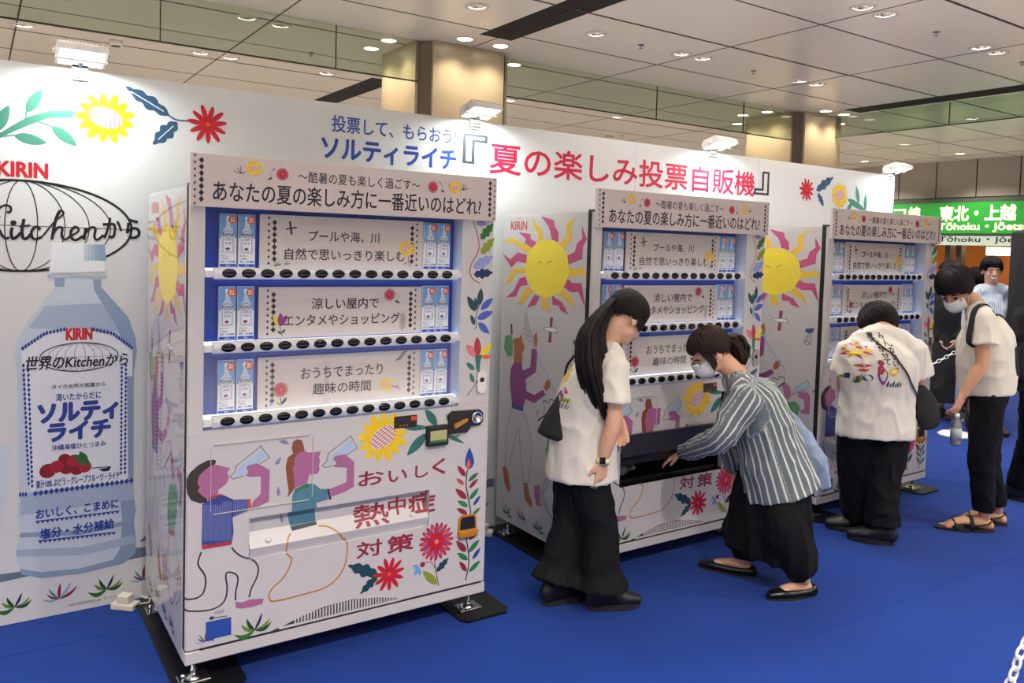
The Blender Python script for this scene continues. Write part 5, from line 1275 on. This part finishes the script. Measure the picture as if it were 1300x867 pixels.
def trousers(root, J, sd, mat, rr, ankle_t=.92, amp=.006, hipw=.085, waist=None, voxel=.01, flare=None, seed=3, name='trousers'):
    bl = Blob(); w = waist or J['pelvis'].lerp(J['waist'], .75)
    bl.sweep([w, J['pelvis'], J['pelvis']-V3((0, 0, .06))], [(rr[0]*1.5, rr[0]*1.1), (rr[0]*1.62, rr[0]*1.2), (rr[0]*1.5, rr[0]*1.05)], side=sd, n=24)
    for s_ in 'RL':
        hip = J['pelvis']+sd*(hipw if s_ == 'R' else -hipw); an = J['an'+s_]; kn = J.get('kn'+s_) or (hip.lerp(an, .52)+(J['to'+s_]-an).normalized()*.03)
        e = kn.lerp(an, ankle_t)
        bl.sweep([hip, hip.lerp(kn, .5), kn, kn.lerp(e, .5), e], rr, n=20, round_caps=(True, False))
        if flare: bl.sweep([kn.lerp(e, .82), e-(e-kn).normalized()*-.012], [rr[4]*1.0, flare], n=26, round_caps=(False, False))
    return bl.build(name, mat, root, voxel, 3, wrinkle(amp, (13, 13, 7), seed))
def shoes(root, J, mat, sole, w=.046, h=.075, flat=False, sneaker=True):
    for s_ in 'RL':
        an, to = J['an'+s_], J['to'+s_]; d = to-an; d.z = 0; d.normalize(); A0 = V3((an.x, an.y, 0)); L = (V3((to.x, to.y, 0))-A0).length
        L = max(.14, min(L, .20)); lt = V3((0, 0, 1)).cross(d); bl = Blob()
        if sneaker: bl.sweep([A0-d*.052+V3((0, 0, .050)), A0-d*.012+V3((0, 0, .064)), A0+d*(L*.42)+V3((0, 0, .052)), A0+d*(L*.85)+V3((0, 0, .042)), A0+d*(L+.032)+V3((0, 0, .034))], [(w*.78, .048), (w*.92, .066*h/.075), (w, .050), (w*1.05, .036), (w*.78, .024)], side=lt, n=20)
        else: bl.sweep([A0-d*.05+V3((0, 0, .030)), A0-d*.01+V3((0, 0, .026)), A0+d*(L*.45)+V3((0, 0, .024)), A0+d*(L*.85)+V3((0, 0, .026)), A0+d*(L+.03)+V3((0, 0, .02))], [(w*.74, .030), (w*.85, .022), (w*.95, .022), (w, .024), (w*.6, .015)], side=lt, n=18)
        o = bl.build('shoe', mat, root, .006, 2); o['anchor'] = tuple(root.location)
        b = MB(); q = []
        for t in range(24):
            a = 2*PI*t/24; x = math.cos(a); y = math.sin(a); wd = w*(1.0 if x > 0 else .82); q.append((x*(L/2+.058), y*wd*1.08))
        b.prism(q, .0, 0.03 if sneaker else .008, lambda u, v, dd: tuple(A0+d*(L/2-.012+u)+lt*v+V3((0, 0, dd))), sole); so = b.build('sole', None); fin(so, o)
def strap(root, pts, w, t, mat, name='strap', normal=None):
    b = MB(); P = cat([V3(p) for p in pts], 8)
    b.tube(P, [(w/2, t/2)]*len(P), mat, 10, side=normal); o = b.build(name, None)
    if root is not None: fin(o, root)
    return o
def snap(o, p, d, off=.004):
    """push a strap point onto the surface of a garment"""
    loc = V3(o.parent.location); bv = BVHTree.FromObject(o, bpy.context.evaluated_depsgraph_get())
    h = bv.ray_cast(V3(p)-loc-V3(d).normalized()*.6, V3(d).normalized())
    if h[0] is None:
        n_ = bv.find_nearest(V3(p)-loc); return n_[0]+n_[1]*off+loc
    return h[0]+h[1]*off+loc
def project(o, art, org, ux, uz, d, name='print'):
    """drape a flat print onto a garment, along direction d; art in millimetres"""
    loc = V3(o.parent.location); bv = BVHTree.FromObject(o, bpy.context.evaluated_depsgraph_get()); b = MB()
    org = V3(org)-loc; ux = V3(ux).normalized(); uz = V3(uz).normalized(); d = V3(d).normalized()
    for m, l, pts in art.t:
        P = []
        for u, v in pts:
            h = bv.ray_cast(org+ux*(u/1000)+uz*(v/1000)-d*.5, d)
            if h[0] is None: P = None; break
            P.append(h[0]-d*(.0012+l*.0004))
        if P: b.add(P, [list(range(len(P)))], 'print_'+m if 'print_'+m in MATS else m)
    q = b.build(name, o.parent); return q
def mask(root, g, k=1.0, low=0.0):
    b = MB(); nu, nv = 16, 10; vs_ = []
    for j in range(nv+1):
        for i in range(nu+1):
            u = -1+2*i/nu; v = -1+2*j/nv; w = .066-.012*abs(v)**2
            x = u*w; z = -.055-low-v*.050; y = .117-.058*u*u-.030*max(0, v)**2-.012*max(0, -v)**2*(1-u*u)*0-.010*u**4
            vs_.append(g(x, y, z))
    b.add(vs_, [(j*(nu+1)+i, j*(nu+1)+i+1, (j+1)*(nu+1)+i+1, (j+1)*(nu+1)+i) for j in range(nv) for i in range(nu)], 'mask_white', True)
    o = b.build('face_mask', None); fin(o, root)
    md = o.modifiers.new('t', 'SOLIDIFY'); md.thickness = .002
    o['anchor'] = tuple(root.location)
    for sx in (-1, 1):
        c = MB()
        for z in (-.02, -.085): c.tube([g(sx*.064, .05, z-low), g(sx*.078, .01, -.02+(z+.05)*.3), g(sx*.083, -.018, -.018)], .0022*k, 'mask_white', 6)
        e = c.build('ear_loop', None); fin(e, o)

# ---- woman with the long ponytail, leaning beside the middle machine ----
DOWN = V3((0, 0, -1))
root, J, Rm, g, sd = person('W1', 'person with a long dark ponytail in white T-shirt and flared black trousers leaning forward', (.80, -.05, -.60), (.6, 0, .8), .96, palm={'R': (.0, 1, .1), 'L': (-.7, -.5, 0)}, curl=(.3, .5))
def pony(b, gg):
    tie = gg(0, -.115, .03); pts = [tie, V(*('W1', 'neck'))+V3((-.10, -.03, .085)), V('W1', 'chest')+V3((-.075, -.10, .12)), V('W1', 'chest')+V3((-.055, -.13, -.01)), V('W1', 'chest')+V3((-.02, -.14, -.13))]
    rn = random.Random(3)
    for q in range(150):
        off = V3((rn.uniform(-1, 1), rn.uniform(-1, 1), 0)); e = rn.uniform(.75, 1.0); n_ = len(pts)
        P = [p+off*w for p, w in zip(pts, (.014, .046, .064, .062, .036))]; P[-1] = P[-2].lerp(P[-1], e)
        b.tube(cat(P, 4), [.010*(1-.7*(i/16)**2) for i in range(17)], 'hair_dark', 6)
    b.ball(tie, (.024, .024, .024), 'hair_dark')
    for sx in (-1, 1):
        for q in range(9): b.tube(cat([gg(sx*(.062+.002*q), .062-.010*q, .05), gg(sx*(.078+.001*q), .048-.009*q, -.015), gg(sx*(.074), .046-.008*q, -.05+.006*q)], 4), [.005, .0055, .006, .006, .006, .005, .004, .003, .0015], 'hair_dark', 6)
hair_mesh(root, J['head'], Rm, .96, 'hair_dark', (26, -2, -30), 1.03, .003, 170, 5, pony)
sh = tee(root, J, sd, 'shirt_white', J['pelvis']+V3((.008, -.01, -.125)), (.186, .168), (.172, .142), (.168, .130), sl=.62, slr=(.072, .080), seed=2)
A = Art()
for i in range(9): a = 2*PI*i/9; A.leaf('yel2', 1, (0, 60), (math.cos(a)*52, 60+math.sin(a)*52), .3)
A.ell('yel', 2, (0, 60), 30, 30); A.leaf('mag', 1, (30, 5), (70, -20), .5); A.leaf('purp', 1, (10, -10), (20, -90), .4); A.leaf('red', 1, (-20, 10), (-60, -20), .5)
for i in range(7): A.stroke('char', 1, [(20+i*10, -90), (28+i*10, -70+(i % 2)*20)], 4); A.leaf('olive', 1, (24+i*9, -60), (36+i*9, -40), .4)
A.ell('peri2', 1, (-10, -60), 22, 26); A.ell('skin2', 2, (40, -40), 14, 18)
project(sh, A, J['chest']+V3((-.2, .05, -.0)), (.25, -.97, 0), (.15, 0, 1), (.96, .25, -.1), 'back_print')
trousers(root, J, sd, 'trouser_black', [.092, .090, .082, .086, .100], .93, .005, .075, flare=(.125, .125))
shoes(root, J, 'shoe_black', 'sole_dark')
b = MB(); wr = J['wrR']; ax = (J['hdR']-wr).normalized(); b.tube([wr-ax*.013, wr+ax*.012], [(.030, .032)]*2, 'watch_band', 18, True, True); wb = b.build('wristwatch', None); fin(wb, root); wb['anchor'] = tuple(root.location)
b = MB(); b.bbox((-.013, -.005, -.015), (.013, .005, .015), 'watch_face', .003); o = b.build('watch_face', None)
cd = (V3((-.6315, -2.9861, 1.645))-wr).normalized(); lx = V3((0, 0, 1)).cross(cd).normalized(); o.data.transform(Matrix.Translation(wr+cd*.030) @ Matrix((lx, -cd, V3(lx).cross(-cd))).transposed().to_4x4()); fin(o, wb)
# triangular crossbody pouch on her back left
t = thing('crossbody_bag', (1.60, -.06, .80), 'small black triangular crossbody bag hanging at the back of the ponytailed person', 'bag')
bl = Blob(); p0 = V3((1.655, -.045, 1.0)); p1 = V3((1.612, -.12, .80)); bl.sweep([p0, V3((1.625, -.07, .91)), V3((1.588, -.075, .79))], [(.016, .012), (.062, .030), (.095, .032)], side=(.6, -.75, .2), n=18); bl.build('pouch', 'bag_black', t, .006, 2)
strap(t, [p0, V3((1.70, -.0, 1.10)), J['neck']+V3((-.03, .09, -.01)), J['neck']+V3((.05, .02, -.03)), J['shR']+V3((.06, .04, .0))], .014, .006, 'strap_black', 'shoulder_strap')

# ---- woman in the striped shirt reaching into the tray ----
root, J, Rm, g, sd = person('W2', 'person in grey striped shirt and long black skirt bending to reach into the dispensing tray', (-.78, .30, -.55), (-.5, .2, .83), .97, palm={'L': (.2, .1, -1), 'R': (-1, 0, 0)}, curl=(.3, .22))
def pony2(b, gg):
    tie = gg(0, -.115, .01); rn = random.Random(4); end = tie+V3((.10, -.02, -.115))
    for q in range(60):
        off = V3((rn.uniform(-1, 1), rn.uniform(-1, 1), rn.uniform(-1, 1)))
        P = [tie, tie+V3((.055, -.015, -.01))+off*.028, tie+V3((.09, -.02, -.06))+off*.036, end+off*.022]
        b.tube(cat(P, 4), [.009*(1-.6*(i/12)**2) for i in range(13)], 'hair_brown', 6)
    for sx in (-1, 1):
        for q in range(4): b.tube(cat([gg(sx*(.062+.002*q), .062-.010*q, .05), gg(sx*(.078+.001*q), .048-.009*q, -.015), gg(sx*(.074), .046-.008*q, -.075+.006*q)], 4), [.005, .0055, .006, .006, .006, .005, .004, .003, .0015], 'hair_brown', 6)
    b.tube([tie-V3((.004, 0, 0)), tie+V3((.010, -.002, 0))], [.024, .024], 'strap_black', 12)
hair_mesh(root, J['head'], Rm, .97, 'hair_brown', (20, -6, -32), 1.03, .003, 170, 6, pony2)
mask(root, g, .97)
b = MB()
for sx in (-1, 1):
    b.tube([g(sx*.033+.023*math.cos(a*PI/8), .094, -.012+.018*math.sin(a*PI/8)) for a in range(17)], .0013, 'metal_grey', 6); b.tube([g(sx*.056, .092, -.006), g(sx*.076, .04, -.006), g(sx*.082, -.01, -.006)], .0013, 'metal_grey', 6)
b.tube([g(-.011, .094, -.01), g(0, .097, -.006), g(.011, .094, -.01)], .0013, 'metal_grey', 6); o = b.build('spectacles', None); fin(o, root)
hemc = J['pelvis']+V3((.03, -.02, -.10))
sh = tee(root, J, sd, 'shirt_stripe', hemc+V3((.0, -.01, -.02)), (.205, .185), (.175, .158), (.170, .135), long=True, slr=(.078, .042), seed=8, stripes=True, amp=.009)
bl = Blob(); w0 = J['pelvis']+V3((0, 0, .04)); mid = (J['anR']+J['anL'])/2; hem = mid+V3((.02, .06, .085)); fd = (J['anR']-J['anL']); fd.z = 0; fd.normalize()
bl.sweep([w0, w0.lerp(hem, .3), w0.lerp(hem, .65), hem], [(.135, .11), (.180, .150), (.215, .160), (.245, .17)], side=fd, n=30, round_caps=(True, False))
for s_ in 'RL':
    hip = J['pelvis']+sd*(.085 if s_ == 'R' else -.085); e = hip.lerp(J['an'+s_], .86); bl.sweep([hip.lerp(e, .25), hip.lerp(e, .55)+(J['to'+s_]-J['an'+s_]).normalized()*.03, e], [.10, .105, .095], n=18)
bl.build('skirt', 'skirt_black', root, .01, 5, wrinkle(.012, (10, 10, 2), 4))
shoes(root, J, 'leather_black', 'sole_dark', .040, .048, sneaker=False)
t = thing('tote_bag', (2.88, -.48, .5), 'pale blue patterned cloth bag hanging behind the arm of the striped shirt', 'bag')
bl = Blob(); bl.sweep([V3((2.79, -.37, .86)), V3((2.86, -.43, .74)), V3((2.92, -.49, .60)), V3((2.97, -.53, .47))], [(.04, .02), (.06, .03), (.07, .034), (.035, .015)], side=(.5, -.8, .2), n=18); bl.build('bag_body', 'bag_floral', t, .007, 2, wrinkle(.006, (16, 16, 8)))
strap(t, [V3((2.79, -.37, .86)), J['shL']+V3((.20, .11, .06)), J['neck']+V3((.09, -.04, .03)), J['shR']+V3((.02, .02, .05))], .022, .006, 'bag_floral', 'bag_strap')

# ---- person in the printed white T-shirt, seen from behind at the far machine ----
root, J, Rm, g, sd = person('P3', 'person with bowed head seen from behind, white T-shirt with colourful back print', (.05, .72, -.70), (0, .7, .72), 1.0, skin='skin_tan', palm={'L': (1, 0, 0), 'R': (-1, 0, 0)}, face=False)
hair_mesh(root, J['head'], Rm, 1.0, 'hair_dark', (18, -26, -62), 1.09, .004, 240, 7)
sh = tee(root, J, sd, 'shirt_white', J['pelvis']+V3((0, .0, -.11)), (.222, .168), (.212, .160), (.215, .150), sl=.66, slr=(.088, .098), seed=12, sh_r=.07, neck_r=.075)
A = Art()
for i in range(14): a = 2*PI*i/14; A.leaf('mag' if i % 2 else 'yel2', 1, (-75+math.cos(a)*20, 70+math.sin(a)*18), (-75+math.cos(a)*62, 70+math.sin(a)*50), .34)
A.ell('yel', 2, (-75, 70), 36, 32)
for i, c in enumerate('みんないい顔'): A.text('black', 1, c, 60, 92, 150-i*36, 31, .02)
for i, c in enumerate('夏まかせて'): A.text('black', 1, c, 14, 44, 150-i*34, 29, .02)
A.leaf('purp', 1, (0, -15), (22, -120), .4); A.ell('maroon', 2, (0, 8), 15, 16); A.leaf('red', 2, (-2, -2), (2, -60), .45); A.leaf('rust', 1, (-92, -20), (-30, -10), .3); A.leaf('rust', 1, (-80, -45), (-40, -35), .4); A.ell('blue', 1, (-45, -82), 18, 20); A.flower('sun', (62, -40), 30)
for i in range(6): A.leaf('olive' if i % 2 else 'navy', 1, (-110+i*8, -120), (-112+i*9, -80+(i % 3)*8), .3); A.leaf('navyteal', 1, (40+i*14, -130), (44+i*15, -90-(i % 2)*12), .3)
project(sh, A, J['chest']+V3((-.15, -.2, .0)), (1, -.25, 0), (0, 0, 1), (.2, .98, 0), 'back_print')
trousers(root, J, sd, 'trouser_black', [.115, .112, .102, .098, .096], .96, .008, .09, seed=6)
shoes(root, J, 'shoe_black', 'sole_dark', .05, .085)
t = thing('waist_pouch', (4.06, -.40, .78), 'black crossbody pouch at the right hip of the person with the printed back', 'bag')
bl = Blob(); bl.sweep([J['pelvis']+V3((.17, -.15, .17)), J['pelvis']+V3((.23, -.17, .06)), J['pelvis']+V3((.25, -.18, -.03))], [(.05, .03), (.085, .04), (.07, .035)], side=(.6, -.2, -.75), n=18); bl.build('pouch', 'bag_black', t, .007, 2)
SP = [J['shL'].lerp(J['neck'], .35)+V3((0, .0, .085)), J['chest']+V3((-.11, -.2, .10)), J['chest']+V3((.03, -.2, -.10)), J['waist']+V3((.13, -.2, .0)), J['pelvis']+V3((.17, -.2, .17))]
SQ = [a_.lerp(b_, k_/4) for a_, b_ in zip(SP[1:], SP[2:]) for k_ in range(4)]+[SP[-1]]
strap(t, [SP[0]]+[snap(sh, p, (.15, .98, 0), .007) for p in SQ], .016, .006, 'strap_black', 'shoulder_strap')

# ---- man with mask and sandals ----
root, J, Rm, g, sd = person('M4', 'person with a white face mask, cream T-shirt, black cropped trousers and sandals looking down', (-.80, -.08, -.60), (-.6, 0, .8), 1.0, skin='skin_tan', palm={'L': (0, .9, .0), 'R': (0, -1, 0)}, curl=(.3, .45), bare_feet=True)
hair_mesh(root, J['head'], Rm, 1.0, 'hair_dark', (12, -16, -38), 1.13, .012, 260, 8, None, .009)
mask(root, g, 1.0, .018)
sh = tee(root, J, sd, 'shirt_cream', J['pelvis']+V3((0, .0, .005)), (.172, .148), (.180, .160), (.182, .148), sl=.58, slr=(.078, .088), seed=15, neck_r=.07)
trousers(root, J, sd, 'trouser_black', [.092, .088, .076, .068, .062], .88, .005, .08, seed=9, waist=J['waist'])
for s_ in 'RL':                                 # sport sandals
    an, to = J['an'+s_], J['to'+s_]; d = to-an; d.z = 0; d.normalize(); A0 = V3((an.x, an.y, 0)); lt = V3((0, 0, 1)).cross(d); L = (V3((to.x, to.y, 0))-A0).length
    b = MB(); b.prism([((L/2+.062)*math.cos(2*PI*t_/24), .045*math.sin(2*PI*t_/24)) for t_ in range(24)], .0, .016, lambda u, v, dd: tuple(A0+d*(L/2-.0+u)+lt*v+V3((0, 0, dd))), 'sole_dark'); so = b.build('sandal', None); fin(so, root); so['anchor'] = tuple(root.location)
    for x, h in ((L*.78, .056), (L*.38, .090)):
        b = MB(); b.tube([A0+d*x+lt*(.047*math.cos(a))+V3((0, 0, .014+h*math.sin(a)*.85)) for a in [PI*i/10 for i in range(11)]], [(.012, .004)]*11, 'strap_black', 8, side=tuple(d)); e = b.build('sandal_strap', None); fin(e, so)
    b = MB(); b.tube([A0+d*(L*.35)+lt*.043+V3((0, 0, .035)), A0-d*.01+lt*.042+V3((0, 0, .06)), A0-d*.050+V3((0, 0, .075)), A0-d*.01-lt*.042+V3((0, 0, .06)), A0+d*(L*.35)-lt*.043+V3((0, 0, .035))], [(.010, .004)]*5, 'strap_black', 8); e = b.build('sandal_strap', None); fin(e, so)
t = thing('sling_bag', (4.70, -.50, 1.0), 'black strapped sling bag worn on the back of the masked person in cream', 'bag')
sp = J['shL'].lerp(J['neck'], .62)
P = [J['waist']+V3((-.06, -.175, .02)), J['chest']+V3((-.10, -.14, -.05)), J['chest']+V3((-.155, -.07, .06)), sp+V3((-.075, -.0, .035)), sp+V3((.0, .0, .078)), sp+V3((.085, .02, .055)), J['chest']+V3((.165, .03, .06)), J['chest']+V3((.185, .05, -.06))]
Q0 = J['chest'].lerp(J['neck'], .55)+V3((.02, -.075, -.02)); SPT = []
for i_ in range(13):
    a_ = math.radians(-38+i_*19.5); dv = V3((-math.cos(a_), 0.0, math.sin(a_))); SPT.append(snap(sh, Q0+dv*.02, -dv, .004))
strap(t, SPT, .034, .008, 'strap_black', 'shoulder_strap', (0, 1, 0))
ND = V3((.1, 1, 0))
strap(t, [snap(sh, q, ND, .006) for q in (J['chest']+V3((.03, -.2, -.06)), J['chest']+V3((.025, -.2, -.14)), J['waist']+V3((.02, -.2, -.01)))], .030, .008, 'strap_black', 'loose_strap', (1, 0, 0))
strap(t, [snap(sh, q, ND, .006) for q in (J['chest']+V3((.04, -.2, -.05)), J['chest']+V3((.085, -.2, -.13)), J['waist']+V3((.125, -.2, -.01)), J['waist']+V3((.15, -.2, -.06)))], .012, .006, 'strap_black', 'side_strap', (1, 0, 0))
bl = Blob(); bl.sweep([J['chest']+V3((.20, .06, .0)), J['chest']+V3((.215, .07, -.12)), J['waist']+V3((.19, .07, .04))], [(.07, .015), (.08, .02), (.06, .015)], side=(.1, 1, 0), n=16); bl.build('pouch', 'bag_black', t, .008, 2)
# the bottle he holds
hp = J['hdL']; t = thing('drink_bottle', (hp.x-.005, hp.y-.012, hp.z-.195), 'clear drink bottle hanging from the hand of the masked person in cream', 'bottle')
b = MB(); b.lathe([(0, 0), (.026, 0), (.030, .008), (.030, .11), (.027, .125), (.013, .155), (.012, .165)], 'bottle_clear', 20); b.build('bottle_body', t)
b = MB(); b.lathe([(.0306, .035), (.0306, .10)], 'bottle_label', 20); b.build('bottle_label', t); b = MB(); b.lathe([(.015, .160), (.015, .182), (0, .183)], 'cap_white', 16); b.build('bottle_cap', t)

# ---- background people ----
root, J, Rm, g, sd = person('P5', 'person in black clothes at the right picture edge with a tall black backpack', (.8, -.5, 0), (0, 0, 1), 1.05, voxel=.009)
hair_mesh(root, J['head'], Rm, 1.05, 'hair_dark', (15, -25, -40), 1.08, .006, 120, 11)
tee(root, J, sd, 'cloth_black', J['pelvis']+V3((0, 0, -.0)), (.20, .16), (.19, .15), (.20, .15), long=True, slr=(.075, .05), seed=21, voxel=.012)
trousers(root, J, sd, 'trouser_black', [.10, .095, .085, .08, .078], .97, .006, .085, seed=10, voxel=.012); shoes(root, J, 'shoe_black', 'sole_dark', .05, .085)
t = thing('tall_backpack', (J['chest'].x-.18, J['chest'].y+.09, .75), 'tall black soft backpack worn by the person in black at the picture edge', 'backpack')
b = MB(); Rb = Matrix.Translation((J['chest'].x-.075, J['chest'].y-.013, 1.32)) @ Matrix.Rotation(-.55, 4, 'Z'); bm = bmesh.new(); bmesh.ops.create_cube(bm, size=1)
for v in bm.verts: v.co = V3((v.co.x*.17, v.co.y*.36, v.co.z*1.08))
bmesh.ops.bevel(bm, geom=bm.edges[:], offset=.025, segments=3, profile=.5, affect='EDGES'); b.bm(bm, 'cloth_black', True, Rb); o = b.build('bag_body', None); fin(o, t)
b = MB(); b.box((-.10, -.12, -.45), (-.085, .12, -.05), 'cloth_charcoal', Rb); o = b.build('front_pocket', None); fin(o, t)
root, J, Rm, g, sd = person('BG', 'smiling person in pale blue striped shirt with a black diagonal strap in the background', (-.74, -.66, -.06), (0, 0, 1), 1.0, voxel=.008, smile=True)
hair_mesh(root, J['head'], Rm, 1.0, 'hair_dark', (26, -8, -38), 1.10, .008, 160, 12)
tee(root, J, sd, 'shirt_finestripe', J['pelvis']+V3((0, 0, -.05)), (.20, .15), (.19, .145), (.20, .14), long=True, slr=(.075, .05), seed=23, voxel=.012, stripes=True)
trousers(root, J, sd, 'cloth_charcoal', [.10, .095, .085, .08, .078], .97, .006, .085, voxel=.014); shoes(root, J, 'shoe_black', 'sole_dark')
t = thing('messenger_bag', (J['pelvis'].x-.2, J['pelvis'].y, .6), 'black bag on a diagonal strap of the smiling person in pale blue', 'bag')
strap(t, [J['shL']+V3((-.06, -.05, .06)), J['chest']+V3((.08, -.16, .10)), J['chest']+V3((-.04, -.165, -.08)), J['waist']+V3((-.17, -.1, .0)), J['pelvis']+V3((-.22, -.03, .02))], .05, .008, 'strap_black', 'shoulder_strap', (.7, 0, .7))
bl = Blob(); bl.sweep([J['pelvis']+V3((-.24, -.02, .06)), J['pelvis']+V3((-.25, -.02, -.14))], [(.11, .04), (.12, .05)], side=(0, 1, 0)); bl.build('pouch', 'bag_black', t, .012, 2)
root, J, Rm, g, sd = person('DK', 'person in black top and long charcoal skirt standing behind the white plastic chain', (-.5, .8, -.1), (0, 0, 1), .97, voxel=.009, face=False)
hair_mesh(root, J['head'], Rm, .97, 'hair_dark', (20, -30, -45), 1.06, .006, 120, 13)
tee(root, J, sd, 'cloth_black', J['pelvis']+V3((0, 0, .02)), (.17, .14), (.165, .13), (.17, .13), long=True, slr=(.07, .045), seed=25, voxel=.012)
bl = Blob(); w0 = J['waist']; h0 = V3((J['pelvis'].x, J['pelvis'].y, .20)); bl.sweep([w0, w0.lerp(h0, .3), h0], [(.145, .12), (.19, .16), (.23, .20)], side=sd, n=26, round_caps=(True, False)); bl.build('skirt', 'cloth_charcoal', root, .012, 3, wrinkle(.012, (9, 9, 2), 5))
shoes(root, J, 'shoe_grey', 'sole_light', .046, .08)
root, J, Rm, g, sd = person('BK', 'person with black hair seen from behind between the masked head and the smiling person', (.55, .83, 0), (0, 0, 1), .97, voxel=.011, face=False)
hair_mesh(root, J['head'], Rm, .97, 'hair_dark', (20, -30, -45), 1.08, .006, 100, 14)
tee(root, J, sd, 'cloth_charcoal', J['pelvis']+V3((0, 0, -.02)), (.18, .14), (.17, .13), (.175, .13), long=True, slr=(.07, .045), seed=26, voxel=.014); trousers(root, J, sd, 'cloth_black', [.095, .09, .08, .075, .072], .97, .006, .085, voxel=.014); shoes(root, J, 'shoe_black', 'sole_dark')

# ================= chain stands =================
M('plastic_white', 'E4E4E0', .4)
def stand(x, y, lab):
    t = thing('chain_stand', (x, y, 0), lab, 'barrier stand')
    b = MB(); b.lathe([(0, .0), (.15, .0), (.155, .012), (.12, .03), (.03, .045), (0, .045)], 'plastic_white', 28); b.build('base', t)
    b = MB(); b.lathe([(.02, .04), (.02, .80), (.026, .81), (.026, .85), (0, .86)], 'plastic_white', 16); b.build('post', t)
    b = MB(); b.tube([(-.02, 0, .80), (-.045, 0, .80), (-.05, 0, .82)], .006, 'plastic_white', 8); b.build('hook', t)
def chain(pts, lab, link=.046, r=.0045):
    P = cat([V3(p) for p in pts], 40); b = MB(); acc = 0; last = P[0]; i = 0; step = link*.74
    for p in P[1:]:
        if (p-last).length >= step:
            t = (p-last).normalized(); c = (p+last)/2; s0 = t.cross(V3((0, 0, 1))); s0 = s0.normalized() if s0.length > .1 else V3((1, 0, 0)); s1 = t.cross(s0)
            w = s0 if i % 2 else s1; q = (s0+s1).normalized() if 0 else w
            ring = [c+t*(link*.5*math.cos(a))*1.0+q*(link*.30*math.sin(a)) for a in [2*PI*j/14 for j in range(15)]]
            b.tube(ring, r, 'plastic_white', 7, cap=False); last = p; i += 1
    o = b.build('plastic_chain'); tag(o, lab, 'chain'); return o
stand(7.045, .90, 'white plastic chain stand on a round white base behind the masked person')
stand(6.15, 1.62, 'white plastic chain stand on the carpet hidden behind the far machine')
chain([(7.00, .92, .79), (6.75, 1.12, .62), (6.45, 1.38, .64), (6.20, 1.60, .79)], 'white plastic chain hanging between stands behind the far machine')
stand(2.62, -2.10, 'white plastic chain stand at the near right corner of the carpet')
chain([(2.57, -2.09, .79), (2.32, -1.98, .72), (2.16, -1.90, .60), (2.08, -1.858, .455), (2.045, -1.841, .339), (1.98, -1.84, .24), (1.9, -1.87, .22), (1.75, -1.98, .35), (1.55, -2.15, .62), (1.44, -2.24, .79)], 'white plastic chain hanging at the near right corner of the carpet')
stand(1.40, -2.27, 'white plastic chain stand on the near edge of the carpet')
